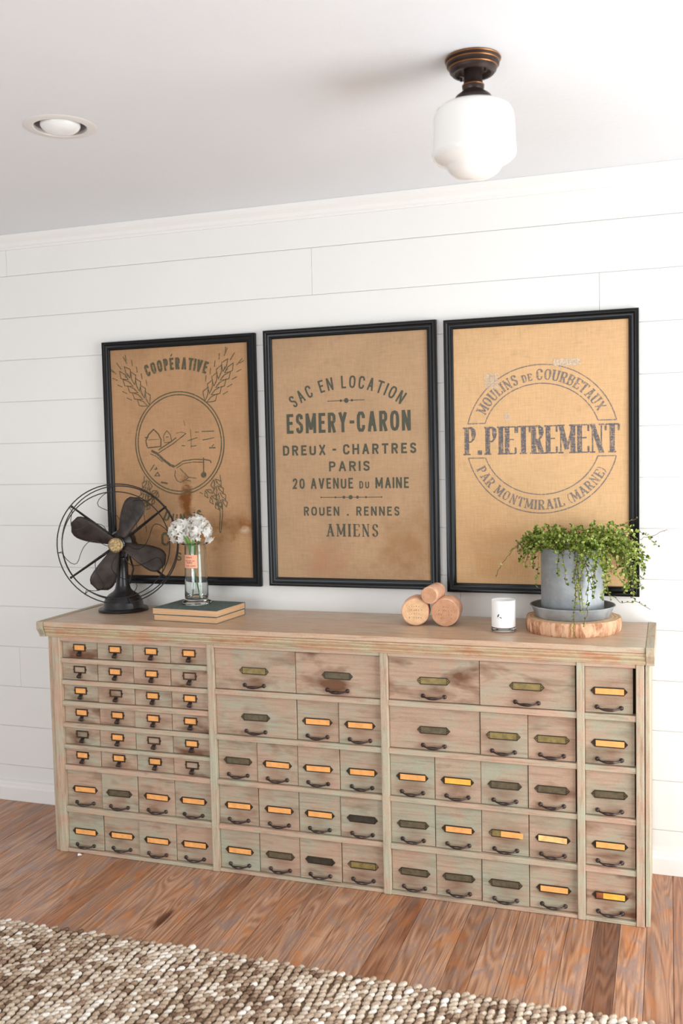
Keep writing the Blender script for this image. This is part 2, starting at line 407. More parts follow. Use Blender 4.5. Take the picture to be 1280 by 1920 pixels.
# ceiling sheet with a round hole for the recessed light
CANX, CANY, CANR = .692, -1.072, .078
ce = bpy.data.objects['ceiling']
mb = MB(); N = 48; R2 = .25
c4 = []
for k in range(N):
    a = 2*PI*k/N + PI/4; dx, dy = math.cos(a), math.sin(a); m_ = max(abs(dx), abs(dy)); c4.append((dx, dy, dx/m_*R2, dy/m_*R2))
for z, flip in ((HC, 0), (HC+.012, 1)):
    vs = [(CANX+dx*CANR, CANY+dy*CANR, z) for dx, dy, _, _ in c4] + [(CANX+ex, CANY+ey, z) for _, _, ex, ey in c4]
    fs = [(k, (k+1) % N, (k+1) % N+N, k+N) for k in range(N)]
    if flip: fs = [f[::-1] for f in fs]
    mb.add(vs, fs)
mb.add([(CANX+dx*CANR, CANY+dy*CANR, z) for z in (HC, HC+.012) for dx, dy, _, _ in c4], [(k, k+N, (k+1) % N+N, (k+1) % N) for k in range(N)])
for x0, x1, y0, y1 in ((X0, CANX-R2, Y1, .12), (CANX+R2, X1, Y1, .12), (CANX-R2, CANX+R2, Y1, CANY-R2), (CANX-R2, CANX+R2, CANY+R2, .12)):
    mb.box(x0, x1, y0, y1, HC, HC+.012)
mb.box(X0, X1, Y1, .12, HC+.16, HC+.2)
ce.data = mb.mesh('ceiling', CEILW)

# ------------------------------------------------------------------ cabinet
FR = -.4237
cab = thing('drawer_cabinet', 'long worn oak apothecary cabinet with seventy-one small drawers against the white wall', 'cabinet', (1.19, -.21, 0))
CO = Vector((1.19, -.21, 0))
def cpart(name, mb, mat, col=(.5, .3, 0, 1), bevel=.0015, smooth=0, c=None):
    # centre the mesh so that its grain starts from its own middle
    xs = np.array(mb.v); mid = (xs.min(0)+xs.max(0))/2
    mb.v = [tuple(np.array(v)-mid) for v in mb.v]
    o = obj(name, (mb, mat, smooth), cab, Vector(mid)-CO, bevel); o.color = col; return o
cpart('carcass', MB().box(.122, 2.255, -.385, -.012, .012, .84), DARKIN, bevel=0)
cpart('side_panel', MB().box(.1015, .1190, -.416, -.010, 0, .828), POSTM, (.35, .3, 0, 1))
cpart('side_panel', MB().box(2.2590, 2.2725, -.416, -.010, 0, .828), POSTM, (.6, .3, 0, 1))
for a, b, g in ((.1222, .1555, .45), (.7690, .7950, .55), (1.4110, 1.4370, .6), (2.0530, 2.0770, .55), (2.2315, 2.2562, .35)):
    cpart('post', MB().box(a, b, FR, -.386, 0, .829), POSTM, (g, .3, 0, 1), .0022)
BAYS = [(.1555, .7690), (.7950, 1.4110), (1.4370, 2.0530), (2.0770, 2.2315)]
SMALL = [(.748, .813), (.665, .7305), (.5845, .6475), (.501, .565), (.4165, .483), (.3385, .402), (.179, .319), (.0145, .156)]
LARGE = [(.668, .816), (.504, .648), (.340, .485), (.177, .322), (.0125, .158)]
for bi, (a, b) in enumerate(BAYS):
    rows = SMALL if bi == 0 else LARGE
    cpart('top_rail', MB().box(a, b, -.4205, -.386, rows[0][1]+.0005, .829), RAILM, (.25, .3, 0, 1))
    for r in range(len(rows)):
        zt = rows[r][0]; zb = rows[r+1][1] if r+1 < len(rows) else 0
        cpart('rail', MB().box(a, b, -.4195 + random.uniform(-.001, .001), -.386, zb+.0004, zt-.0004), RAILM, (random.uniform(.35, .75), .3, 0, 1), .0014)
# top board, cornice and end caps
cpart('top_board', MB().box(.0985, 2.2610, -.4400, -.004, .868, .887), TOPM, (.35, .3, 0, 1), .003)
co = [(-.4395, .8675), (-.4395, .861), (-.436, .858), (-.436, .852), (-.432, .846), (-.429, .843), (-.429, .8365), (-.4265, .8335), (-.4255, .8295), (-.386, .8295), (-.386, .8675)]
cpart('cornice', MB().prism(co, .1005, 2.2605, 'x'), CORNM, (.55, .3, 0, 1), 0)
ec = [(-.4450, .8885), (-.4450, .860), (-.443, .857), (-.4285, .836), (-.4285, .8285), (-.004, .8285), (-.004, .8885)]
cpart('end_cap', MB().prism(ec, .0719, .0980, 'x'), CAPM, (.3, .3, 0, 1), .0012)
cpart('end_cap', MB().prism(ec, 2.2612, 2.2868, 'x'), CAPM, (.4, .3, 0, 1), .0012)

# shared hardware meshes (all hang from a drawer whose origin is the middle of its front face, facing -y)
def hexa(L, H, p): return [(-L/2, 0), (-L/2+p, -H/2), (L/2-p, -H/2), (L/2, 0), (L/2-p, H/2), (-L/2+p, H/2)]
def slim_holder():
    m = MB(); L, H, p = .110, .0225, .0105
    m.prism(hexa(L, H, p), -.0012, .0)
    m.nplate = len(m.f)
    for s_ in (-1, 1):
        m.box(-L/2+p-.001, L/2-p+.001, -.0034, -.0011, s_*H/2-.0012, s_*H/2+.0012)
        for t_ in (-1, 1): m.tube([(s_*L/2, -.0014, 0), (s_*(L/2-p), -.0014, t_*H/2)], .0011, 4)
        m.ball((s_*(L/2-.0065), -.0016, 0), .0021, 6, 4)
        m.box(s_*(L/2-p)-.0007, s_*(L/2-p)+.0007, -.0026, -.0011, -H/2, H/2)
    return m
def hold(mt):
    m = slim_holder(); me = m.mesh('label_holder', mt, 30); me.materials.append(RIM)
    for i in range(m.nplate, len(me.polygons)): me.polygons[i].material_index = 1
    return me
HOLD = {k: hold(mt) for k, mt in (('B', BRASS), ('D', DPLATE), ('X', XPLATE), ('O', BRONZE))}
def card(w_, h_, y=-.0033, curl=0):
    m = MB(); n = 6
    vs = []
    for i in range(n+1):
        x = -w_/2 + w_*i/n; yy = y - curl*(abs(i/n-.5)*2)**2
        vs += [(x, yy, -h_/2), (x, yy, h_/2), (x, yy+.0006, -h_/2), (x, yy+.0006, h_/2)]
    fs = []
    for i in range(n):
        b = 4*i; fs += [(b, b+4, b+5, b+1), (b+2, b+3, b+7, b+6), (b+1, b+5, b+7, b+3), (b, b+2, b+6, b+4)]
    fs += [(0, 1, 3, 2), (4*n, 4*n+2, 4*n+3, 4*n+1)]
    return m.add(vs, fs)
CARDS = {'O': card(.0865, .0180).mesh('label_card', CARD), 'Y': card(.0865, .0180).mesh('label_card', CARDY),
         'P': card(.0900, .0185, curl=.002).mesh('label_card', CARDP), 's': card(.0430, .0185, -.0022).mesh('label_card', CARD)}
def bail():
    m = MB(); W = .0365
    for s_ in (-1, 1):
        m.ball((s_*W, -.003, 0), .0074, 10, 6, (1, .75, 1)); m.ball((s_*W, -.008, 0), .0040, 8, 4)
    P, Rr = [], []
    for i in range(15):
        u = i/14*2-1; s_ = 1-abs(u)**2.4
        P.append((u*W, -.006-.015*s_, -.0035*min(1, s_*1.25))); Rr.append(.0026+.0030*max(0, 1-(abs(u)/.62)**2))
    m.tube(P, Rr, 8)
    m.ball((0, -.0205, -.0040), .0062, 10, 5, (3.0, .45, .85))
    return m
BAIL = bail().mesh('pull', IRON, 40)
def small_frame():
    m = MB(); W, H, t_ = .052, .0275, .0042
    for z0, z1 in ((-H/2, -H/2+t_), (H/2-t_, H/2)): m.box(-W/2, W/2, -.0034, 0, z0, z1)
    for x0, x1 in ((-W/2, -W/2+t_), (W/2-t_, W/2)): m.box(x0, x1, -.0034, 0, -H/2+t_, H/2-t_)
    for s_ in (-1, 1): m.prism([(s_*W/2, -.005), (s_*(W/2+.004), 0), (s_*W/2, .005)][::s_], -.002, 0)
    return m
SFRAME = small_frame().mesh('label_holder', BRONZE)
def hook():
    m = MB(); path = [(0, -.0135), (-.003, -.0160), (-.0060, -.0185), (-.0105, -.0205), (-.0130, -.0245), (-.0125, -.0290), (-.0080, -.0320)]
    wd = [.0072, .0070, .0066, .0074, .0086, .0086, .0066]
    vs = []
    for (y, z), w_ in zip(path, wd): vs += [(-w_, y, z), (w_, y, z), (w_, y+.0022, z-.0012), (-w_, y+.0022, z-.0012)]
    fs = []
    for i in range(len(path)-1):
        b = 4*i
        for k in range(4): k2 = (k+1) % 4; fs.append((b+k, b+k2, b+4+k2, b+4+k))
    n = 4*(len(path)-1); fs += [(3, 2, 1, 0), (n, n+1, n+2, n+3)]
    return m.add(vs, fs)
HOOK = hook().mesh('pull', IRON, 50)

def drawer(xa, xb, za, zb, code, g, dk, small=False, gapr=0.0):
    gx, gz = .0010, .0016
    hw = (xb-xa)/2-gx-gapr/2; hh = (zb-za)/2-gz; xc = (xa+xb)/2-gapr/2+random.uniform(-.0003, .0003); zc = (za+zb)/2-random.uniform(0, .0006)
    front = -.4080 + random.uniform(-.0035, .0025)
    o = obj('drawer', (MB().box(-hw, hw, 0, -.3855-front, -hh, hh), DRAWER, 0), cab, Vector((xc, front, zc))-CO, .0012)
    o.color = (g, dk, 0, 1)
    if small:
        zo = .0085; dx = random.uniform(-.0015, .0015)
        obj('label_holder', SFRAME, o, (dx, 0, zo))
        if code == 'O': obj('label_card', CARDS['s'], o, (dx, 0, zo), label='orange paper card')
        obj('pull', HOOK, o, (dx, 0, zo))
        return o
    zo = -.003; dx = random.uniform(-.002, .002); tilt = random.uniform(-.012, .012)
    holder = {'O': 'O', 'Y': 'O', 'T': 'B', 'P': 'O', 'K': 'O'}.get(code, code)
    h = obj('label_holder', HOLD[holder], o, (dx, 0, zo)); h.rotation_euler = (0, tilt, 0)
    if code in 'OYP':
        c_ = obj('label_card', CARDS[code], o, (dx+(.002 if code != 'P' else 0), 0, zo-.0004), label='orange paper card' if code != 'P' else 'pale curling paper card')
        c_.rotation_euler = (0, tilt + (0.02 if code == 'P' else 0), 0)
    if code == 'T':
        c_ = obj('label_card', (card(.072, .0185), CARD, 0), o, (dx+.021, 0, zo-.001), label='torn orange paper card'); c_.rotation_euler = (0, .02, 0)
    if code == 'K':
        obj('label_card', (card(.066, .018), CARDY, 0), o, (dx+.012, 0, zo), label='yellow paper card')
        obj('label_card', (card(.020, .018), CARDB, 0), o, (dx-.032, 0, zo), label='brown piece of card')
    obj('pull', BAIL, o, (dx, -.001, -.0535 + random.uniform(-.001, .001)))
    return o

small_codes = ['OOOO', 'EOOE', 'OEOO', 'OOOO', 'EOEO', 'OOOE']
xa, xb = BAYS[0]; q = (xb-xa)/4
for r, cs in enumerate(small_codes):
    for k, c_ in enumerate(cs):
        drawer(xa+q*k, xa+q*(k+1), *SMALL[r], c_, random.uniform(.15, .5), random.uniform(.2, .55), True)
for r, cs, gs in ((6, 'ODOO', (.3, .45, .2, .65)), (7, 'OOOO', (.85, .5, .4, .1))):
    for k, c_ in enumerate(cs): drawer(xa+q*k, xa+q*(k+1), *SMALL[r], c_, gs[k], .35)
def bay(bi, rows):
    xa, xb = BAYS[bi]; q = (xb-xa)/4
    for r, cells in enumerate(rows):
        p_ = 0
        for (n, c_, g, dk) in cells:
            last = p_+n >= 4
            drawer(xa+q*p_, xa+q*(p_+n), *LARGE[r], c_, g, dk, gapr=.004 if last and r < 4 and bi == 2 else 0); p_ += n
bay(1, [[(2, 'B', .35, .3), (2, 'D', .05, .6)], [(2, 'D', .3, .35), (1, 'O', .4, .15), (1, 'O', .2, .2)],
        [(1, 'D', .2, .4), (1, 'O', .15, .4), (1, 'O', .3, .2), (1, 'O', .4, .2)],
        [(1, 'O', .5, .3), (1, 'O', .55, .2), (1, 'O', .6, .1), (1, 'X', .5, .4)],
        [(1, 'O', 1.0, .05), (1, 'D', .2, .4), (1, 'X', .3, .3), (1, 'B', .25, .2)]])
bay(2, [[(2, 'B', .15, .5), (2, 'B', .15, .5)], [(2, 'D', .15, .1), (1, 'B', .5, .2), (1, 'B', .05, .3)],
        [(1, 'O', .85, .1), (1, 'Y', .2, .3), (1, 'D', .9, .1), (1, 'D', .05, .4)],
        [(1, 'D', .65, .1), (1, 'O', .7, .1), (1, 'T', .45, .2), (1, 'P', .3, .2)],
        [(1, 'D', .45, .2), (1, 'D', .6, .2), (1, 'D', .8, .1), (1, 'O', .5, .3)]])
xa, xb = BAYS[3]
for r, (c_, g, dk) in enumerate((('O', .45, .2), ('O', .6, .3), ('D', .45, .2), ('O', .4, .4), ('K', .1, .8))):
    drawer(xa, xb, *LARGE[r], c_, g, dk, gapr=(.008, .003, .003, .002, .002)[r])

# ------------------------------------------------------------------ lettering (own stroke alphabet)
G = {
 'A': (.82, [[(0,0),(.5,1)], [(.5,1),(1,0)], [(.2,.33),(.8,.33)]]),
 'B': (.72, [[(0,0),(0,1)], [(0,1),(.6,1),(.92,.9),(.95,.7),(.7,.54),(0,.54)], [(.7,.54),(1,.42),(1,.14),(.7,0),(0,0)]]),
 'C': (.74, [[(1,.70),(.98,.86),(.75,1),(.28,1),(.04,.86),(0,.65),(0,.35),(.04,.14),(.28,0),(.75,0),(.98,.14),(1,.3)]]),
 'D': (.76, [[(0,0),(0,1)], [(0,1),(.6,1),(.93,.84),(1,.6),(1,.4),(.93,.16),(.6,0),(0,0)]]),
 'E': (.64, [[(0,0),(0,1)], [(0,1),(1,1)], [(0,.53),(.8,.53)], [(0,0),(1,0)]]),
 'G': (.76, [[(1,.72),(.9,.95),(.5,1),(.1,.9),(0,.6),(0,.4),(.1,.1),(.5,0),(.9,.06),(1,.4),(.55,.4)]]),
 'H': (.76, [[(0,0),(0,1)], [(1,0),(1,1)], [(0,.52),(1,.52)]]),
 'I': (.10, [[(.5,0),(.5,1)]]),
 'L': (.62, [[(0,0),(0,1)], [(0,0),(1,0)]]),
 'M': (.98, [[(0,0),(0,1)], [(0,1),(.5,.12)], [(.5,.12),(1,1)], [(1,1),(1,0)]]),
 'N': (.78, [[(0,0),(0,1)], [(0,1),(1,0)], [(1,0),(1,1)]]),
 'O': (.80, [[(.5,1),(.22,.96),(.04,.8),(0,.6),(0,.4),(.04,.2),(.22,.04),(.5,0),(.78,.04),(.96,.2),(1,.4),(1,.6),(.96,.8),(.78,.96),(.5,1)]]),
 'P': (.70, [[(0,0),(0,1)], [(0,1),(.65,1),(.95,.9),(1,.74),(.95,.57),(.65,.47),(0,.47)]]),
 'R': (.74, [[(0,0),(0,1)], [(0,1),(.65,1),(.92,.9),(.96,.74),(.92,.6),(.65,.5),(0,.5)], [(.48,.5),(1,0)]]),
 'S': (.70, [[(.97,.76),(.9,.93),(.6,1),(.35,1),(.08,.92),(.03,.74),(.12,.61),(.5,.52),(.88,.4),(.97,.25),(.9,.08),(.6,0),(.35,0),(.08,.08),(.02,.24)]]),
 'T': (.74, [[(.5,0),(.5,1)], [(0,1),(1,1)]]),
 'U': (.76, [[(0,1),(0,.25),(.1,.06),(.35,0),(.65,0),(.9,.06),(1,.25),(1,1)]]),
 'V': (.82, [[(0,1),(.5,0)], [(.5,0),(1,1)]]),
 'X': (.80, [[(0,1),(1,0)], [(0,0),(1,1)]]),
 'Y': (.80, [[(0,1),(.5,.48)], [(1,1),(.5,.48)], [(.5,.48),(.5,0)]]),
 '0': (.72, [[(.5,1),(.15,.92),(0,.7),(0,.3),(.15,.08),(.5,0),(.85,.08),(1,.3),(1,.7),(.85,.92),(.5,1)]]),
 '2': (.70, [[(.02,.74),(.1,.93),(.4,1),(.7,1),(.95,.88),(.95,.68),(.8,.5),(.02,.0),(1,0)]]),
 '-': (.42, [[(0,.5),(1,.5)]]),
 '.': (.10, [[(.5,0),(.5,.02)]]),
 '(': (.26, [[(1,1.05),(.35,.85),(.1,.5),(.35,.15),(1,-.05)]]),
 ')': (.26, [[(0,1.05),(.65,.85),(.9,.5),(.65,.15),(0,-.05)]]),
}
STG = [0]
def ribbon(mb, pts, t, fmap, thick=None):
    """flat stroke in the page plane; thick=(thin, thick) gives a modulated serif stroke"""
    P = [Vector(p) for p in pts]; n = len(P)
    L, Rr = [], []
    closed = (P[0]-P[-1]).length < 1e-6 and n > 3
    for i in range(n):
        if closed: a = P[i]-P[i-1] if i else P[0]-P[-2]; b = P[(i+1)]-P[i] if i < n-1 else P[1]-P[0]
        else: a = P[i]-P[i-1] if i else P[1]-P[0]; b = P[i+1]-P[i] if i < n-1 else P[-1]-P[-2]
        a = a.normalized(); b = b.normalized(); d = (a+b)
        d = d.normalized() if d.length > 1e-6 else a
        nn = Vector((-d.y, d.x)); k = 1/max(.5, abs(nn.dot(Vector((-a.y, a.x)))))
        tt = t if thick is None else thick[0] + (thick[1]-thick[0])*abs(d.y)**1.5*(1 if not (d.x*d.y > .08) else .28)
        L.append(P[i]+nn*tt*.5*k); Rr.append(P[i]-nn*tt*.5*k)
    STG[0] = (STG[0]+1) % 40; e_ = STG[0]*.00001
    vs = [fmap(*p) for p in L] + [fmap(*p) for p in Rr]; vs = [(a[0], a[1]-e_, a[2]) for a in vs]
    mb.add(vs, [(i, i+n, i+1+n, i+1) for i in range(n-1)])
YP = -.0012
def text(mb, s, x0, x1, h, fmap, t=.16, gap=.26, space=.45, serif=None, dot=None):
    """lay s out between x0 and x1 (page units) on baseline 0; small letters are small capitals"""
    items = []
    for ch in s:
        if ch == ' ': items.append((None, space, 1)); continue
        sc = .68 if ch.islower() else 1; g = G[ch.upper()]
        wd = g[0]*sc
        if serif and ch in 'I.': wd = .28*sc
        items.append((ch.upper(), wd, sc))
    tot = sum(i[1] for i in items) + gap*(len(items)-1); u = (x1-x0)/tot; x = x0
    for ch, wd, sc in items:
        if ch:
            w_ = wd*u; hh = h*sc
            tt = t*h*sc if t < 1 else t
            inset = tt/2 if not serif else serif[1]*.5*sc
            if ch == '-': inset = 0
            if ch in '()': inset = 0
            wi = max(w_-2*inset, 1e-4); li = inset
            if serif and ch in 'EL': wi = w_-inset
            if serif and ch == 'T': wi = w_; li = 0
            hi = hh-(tt if not serif else serif[0])
            off = (tt if not serif else serif[0])/2
            for si, st in enumerate(G[ch][1]):
                wk = {'N': (.22, 1, .22), 'M': (.22, 1, 1, 1), 'U': (1,), '(': (.3,), ')': (.3,)}.get(ch, (1,)*9)[si]
                thk = None if not serif else (serif[0], max(serif[0], serif[1]*sc*wk))
                if ch == '.':
                    d = dot or (tt*1.1); ribbon(mb, [(x+w_/2, 0), (x+w_/2, d)], d, fmap); continue
                if ch == 'I': pp = [(x+w_/2, off+p[1]*hi) for p in st]
                else: pp = [(x+li+p[0]*wi, off+p[1]*hi) for p in st]
                hor = all(abs(a[1]-b[1]) < .01 for a, b in zip(st[:-1], st[1:]))
                if not serif:
                    if len(st) == 2 and not hor: pp = [(pp[0][0], 0 if st[0][1] == 0 else (hh if st[0][1] == 1 else pp[0][1])), (pp[1][0], 0 if st[1][1] == 0 else (hh if st[1][1] == 1 else pp[1][1]))]
                    if len(st) == 2 and hor and ch in 'ET L'.replace(' ', ''): pp = [(pp[0][0]-(0 if ch != 'T' else tt/2), pp[0][1]), (pp[1][0]+tt/2, pp[1][1])]
                ribbon(mb, pp, tt, fmap, thk if serif else None)
                if serif:
                    for (px, py), (qx, qy) in ((st[0], st[1]), (st[-1], st[-2])):
                        if abs(px-qx) < .6 and (py in (0, 1)) and abs(py-qy) > .3 and ch not in 'COSUG' or (ch == 'U' and py == 1):
                            if ch in 'MN' and (px, py) in ((.5, .12),): continue
                            cx = x+w_/2 if ch == 'I' else x+li+px*wi; cz = off+py*hi; sw = serif[1]*(.80 if wk > .5 else .55)*sc
                            ribbon(mb, [(cx-sw, cz), (cx+sw, cz)], serif[0]*1.2, fmap)
                    if ch in 'ETL' and hor and len(st) == 2 and st[0][1] in (0, 1):
                        for e in ((1,) if ch != 'T' else (0, 1)):
                            cx = x+li+e*wi; cz = off+st[0][1]*hi; dn = (-1 if st[0][1] == 1 else 1)*hh*.22
                            ribbon(mb, [(cx, cz), (cx, cz+dn)], serif[0]*1.5, fmap)
        x += (wd+gap)*u
def flatmap(cx, cz, z0): return lambda x, y: (x-cx, YP, z0+y-cz)
def arcmap(cx, cz, ox, oz, rx, rz, a0, a1, L, inner=False):
    def f(x, y):
        a = a0 + (a1-a0)*x/L; s_ = -1 if inner else 1
        return (ox+(rx+s_*y)*math.cos(a)-cx, YP, oz+(rz+s_*y)*math.sin(a)-cz)
    return f
def arcline(mb, cx, cz, ox, oz, rx, rz, a0, a1, t, n=64):
    ribbon(mb, [(ox+rx*math.cos(a0+(a1-a0)*i/n), oz+rz*math.sin(a0+(a1-a0)*i/n)) for i in range(n+1)], t, lambda x, y: (x-cx, YP, y-cz))

# ------------------------------------------------------------------ framed sacks
def picture(x0, x1, z0, z1, cloth, label):
    cx, cz = (x0+x1)/2, (z0+z1)/2; W, H = (x1-x0)/2, (z1-z0)/2
    t = thing('framed_sack', label, 'picture', (cx, -.001, z0), group='framed grain sacks on the white wall')
    # profile: (distance in from outer edge, y)
    prof = [(0, 0), (0, -.021), (.0015, -.0235), (.007, -.0245), (.011, -.0235), (.014, -.020), (.020, -.0175), (.0255, -.0175), (.0275, -.0205), (.0305, -.0205), (.0335, -.0175), (.0340, -.009), (.0340, 0)]
    mb = MB(); n = len(prof); vs = []
    for sx, sz in ((-1, -1), (1, -1), (1, 1), (-1, 1)):
        for d, y in prof: vs.append((sx*(W-d), y, sz*(H-d)+H))
    fs = []
    for c_ in range(4):
        for i in range(n-1): a = c_*n+i; b = ((c_+1) % 4)*n+i; fs.append((a, b, b+1, a+1))
        a = c_*n; b = ((c_+1) % 4)*n; fs.append((a+n-1, b+n-1, b, a))
    mb.add(vs, fs); obj('frame', (mb, BLACKF, 35), t)
    cv = obj('canvas', (MB().box(-W+.032, W-.032, -.0115, -.004, -H+.032, H-.032), cloth, 0), t, (0, 0, H))
    return t, cv, cx, cz

C1, C2, C3 = (184, 144, 106), (184, 151, 117), (216, 176, 130)
B1 = m_burlap('sack_cloth_brown', C1, 2.2, [(.02, -.17, .035, .12, (120, 74, 36), 1.3), (.0, -.30, .20, .05, (138, 92, 48), .9), (.26, -.26, .12, .05, (140, 92, 48), 1.0), (.27, -.275, .035, .02, (205, 180, 150), .9)])
B2 = m_burlap('sack_cloth_tan', C2, 1.6, [(.24, -.34, .17, .15, (158, 118, 82), .8), (-.1, -.40, .1, .1, (176, 126, 96), .7)])
B3 = m_burlap('sack_cloth_golden', C3, .9, [(-.12, -.30, .22, .06, (196, 150, 104), .5)])
I1 = m_ink('ink_brown_sack', (88, 84, 64), C1, .55)
I2 = m_ink('ink_tan_sack', (84, 84, 72), C2, .64)
I3 = m_ink('ink_golden_sack', (122, 114, 110), C3, .50)
I3B = m_ink('ink_golden_sack_dark', (98, 96, 100), C3, .50)
DARN = plain('darning_thread', (214, 196, 172), .9, var=.15, vs=160)

def put(cv, mb, mat, name='print', **kw):
    # canvas face sits at y=-.0115 in thing space
    mb.v = [(x, y-.0115+.0006, z) for x, y, z in mb.v]
    return obj(name, (mb, mat, 0), cv, (0, 0, 0), **kw)

# --- right: P. PIETREMENT
t3, cv3, cx, cz = picture(1.556, 2.2315, .978, 1.967, B3, 'black framed golden sack reading P. PIETREMENT, behind the potted plant')
ox, oz, rx, rz = 1.8985, 1.5305, .266, .262; ix, iz = .207, .196
m = MB()
for s_ in (1, -1):
    zc = .0610 if s_ > 0 else .0630
    ao = math.asin(zc/rz); ai = math.asin(zc/iz); st, en = (ao, PI-ao), (ai, PI-ai)
    arcline(m, cx, cz, ox, oz, rx, s_*rz, st[0], st[1], .0036); arcline(m, cx, cz, ox, oz, ix, s_*iz, en[0], en[1], .0036)
    for sx in (-1, 1):
        ribbon(m, [(ox+sx*(rx*math.cos(ao)+.001), oz+s_*zc), (ox+sx*ix*math.cos(ai), oz+s_*zc)], .0036, lambda x, y: (x-cx, YP, y-cz))
put(cv3, m, I3)
m = MB(); La = .236*math.radians(128)
text(m, 'MOULINS de COURBETAUX', 0, La, .0375, arcmap(cx, cz, ox, oz, .2165, .2085, math.radians(154), math.radians(26), La), serif=(.0028, .0070), gap=.20, space=.20)
put(cv3, m, I3)
m = MB(); La = .236*math.radians(128)
text(m, 'PAR MONTMIRAIL (MARNE)', 0, La, .0345, arcmap(cx, cz, ox, oz, .2540, .2500, math.radians(205), math.radians(333), La, True), serif=(.0026, .0064), gap=.22, space=.25)
put(cv3, m, I3)
m = MB(); text(m, 'P. PIETREMENT', 1.6265, 2.1650, .0995, flatmap(cx, cz, 1.4790), serif=(.0042, .0165), gap=.10, space=.0, dot=.016)
put(cv3, m, I3B)
x, z = 1.815, 1.128; fm3 = lambda x, y: (x-cx, YP, y-cz)
m = MB(); ribbon(m, [(x, z), (x, z+.04)], .006, fm3); put(cv3, m, I3)
m = MB(); ribbon(m, [(x+.034, z+.028), (x+.0335, z+.034), (x+.028, z+.040), (x+.016, z+.040), (x+.010, z+.034), (x+.010, z+.024), (x+.016, z+.018), (x+.028, z+.018), (x+.034, z+.026), (x+.030, z+.008), (x+.018, z)], .005, fm3); put(cv3, m, I3)
def darn(m, x0, z0, x1, z1, n, j=.004):
    for k in range(n):
        x = x0+(x1-x0)*(k+.5)/n
        ribbon(m, [(x, z0+random.uniform(-j, j)), (x+random.uniform(-.001, .001), z1+random.uniform(-j, j))], .0017, lambda x, y: (x-cx, YP-.0004, y-cz))
    for k in range(max(2, n//2)):
        z = z0+(z1-z0)*(k+.5)/(n//2)
        ribbon(m, [(x0+random.uniform(-j, j), z), (x1+random.uniform(-j, j), z)], .0012, lambda x, y: (x-cx, YP-.0005, y-cz))
m = MB(); darn(m, 1.702, 1.715, 1.750, 1.768, 13); put(cv3, m, DARN, 'darned_patch', label='pale darned patch', kind='stuff')
m = MB(); darn(m, 1.945, 1.785, 2.036, 1.808, 20); put(cv3, m, DARN, 'darned_patch', label='pale darned patch', kind='stuff')
m = MB(); darn(m, 1.773, 1.600, 1.792, 1.626, 6); put(cv3, m, DARN, 'darned_patch', label='pale darned patch', kind='stuff')
D3 = plain('darning_thread_golden', (222, 172, 116), .9)
m = MB(); darn(m, 1.66, 1.035, 1.86, 1.115, 22, .01); put(cv3, m, D3, 'darned_patch', label='golden darned patch', kind='stuff')

# --- middle: ESMERY-CARON
t2, cv2, cx, cz = picture(.8475, 1.5275, .984, 1.9725, B2, 'black framed tan sack reading ESMERY-CARON, middle one of three')
m = MB(); Rb = .356; a = math.radians(36); La = (Rb+.02)*2*a
text(m, 'SAC EN LOCATION', 0, La, .0475, arcmap(cx, cz, 1.178, 1.7395-Rb, Rb, Rb, PI/2+a, PI/2-a, La), t=.135, gap=.42, space=.25)
put(cv2, m, I2)
def orn(m, xa, xb, z, beads):
    fm = lambda x, y: (x-cx, YP, y-cz)
    ribbon(m, [(xa, z), (xb, z)], .0024, fm)
    for x, r in beads: m.add([fm(x+r*math.cos(k*PI/4), z+r*math.sin(k*PI/4)) for k in range(8)], [tuple(range(8))])
    return m
put(cv2, orn(MB(), 1.102, 1.249, 1.6935, ((1.178, .0095), (1.156, .005), (1.200, .005))), I2)
for s_, xa, xb, zb, h, tk, gp, sp in (('ESMERY-CARON', .934, 1.4265, 1.5745, .0755, .155, .24, .3), ('DREUX - CHARTRES', .916, 1.4465, 1.4905, .0385, .19, .34, .12), ('PARIS', 1.1035, 1.2655, 1.4275, .0375, .18, .34, .3),
        ('20 AVENUE du MAINE', .9525, 1.4155, 1.3615, .0405, .16, .28, .30), ('ROUEN . RENNES', .9965, 1.3775, 1.2585, .0345, .17, .32, .5)):
    m = MB(); text(m, s_, xa, xb, h, flatmap(cx, cz, zb), t=tk, gap=gp, space=sp); put(cv2, m, I2)
m = MB(); text(m, 'AMIENS', 1.088, 1.294, .0475, flatmap(cx, cz, 1.179), serif=(.0028, .0078), gap=.34); put(cv2, m, I2)
put(cv2, orn(MB(), 1.066, 1.311, 1.3285, ((1.187, .0085), (1.160, .006), (1.214, .006), (1.126, .004), (1.248, .004), (1.068, .003), (1.309, .003))), I2)

# --- left: COOPERATIVE
t1, cv1, cx, cz = picture(.1310, .8105, .979, 1.968, B1, 'black framed brown sack with ploughing scene and word COOPÉRATIVE, behind the fan')
fm = lambda x, y: (x-cx, YP, y-cz)
m = MB(); Rb = .377; a = math.radians(20.3); La = (Rb+.02)*2*a
text(m, 'COOPERATIVE', 0, La, .0480, arcmap(cx, cz, .464, 1.8434-Rb, Rb, Rb, PI/2+a, PI/2-a, La), t=.19, gap=.26)
ribbon(m, [(.4415, 1.8965), (.4490, 1.9065)], .005, fm)
put(cv1, m, I1)
m = MB(); Rb = .205; La = (Rb-.02)*math.radians(56)
text(m, 'DUNOIS', 0, La, .045, arcmap(cx, cz, .474, 1.232+Rb-.012, Rb, Rb, math.radians(270-27), math.radians(270+29), La, True), t=.19, gap=.3)
text(m, 'C', .3720, .4080, .055, flatmap(cx, cz, 1.135), t=.18); text(m, 'S', .437, .462, .034, flatmap(cx, cz, 1.075), t=.16)
put(cv1, m, I1)
m = MB()
for k in (0, 1): arcline(m, cx, cz, .4675, 1.5500, .1985-k*.0115, .2050-k*.0115, 0, 2*PI, .0045, 72)
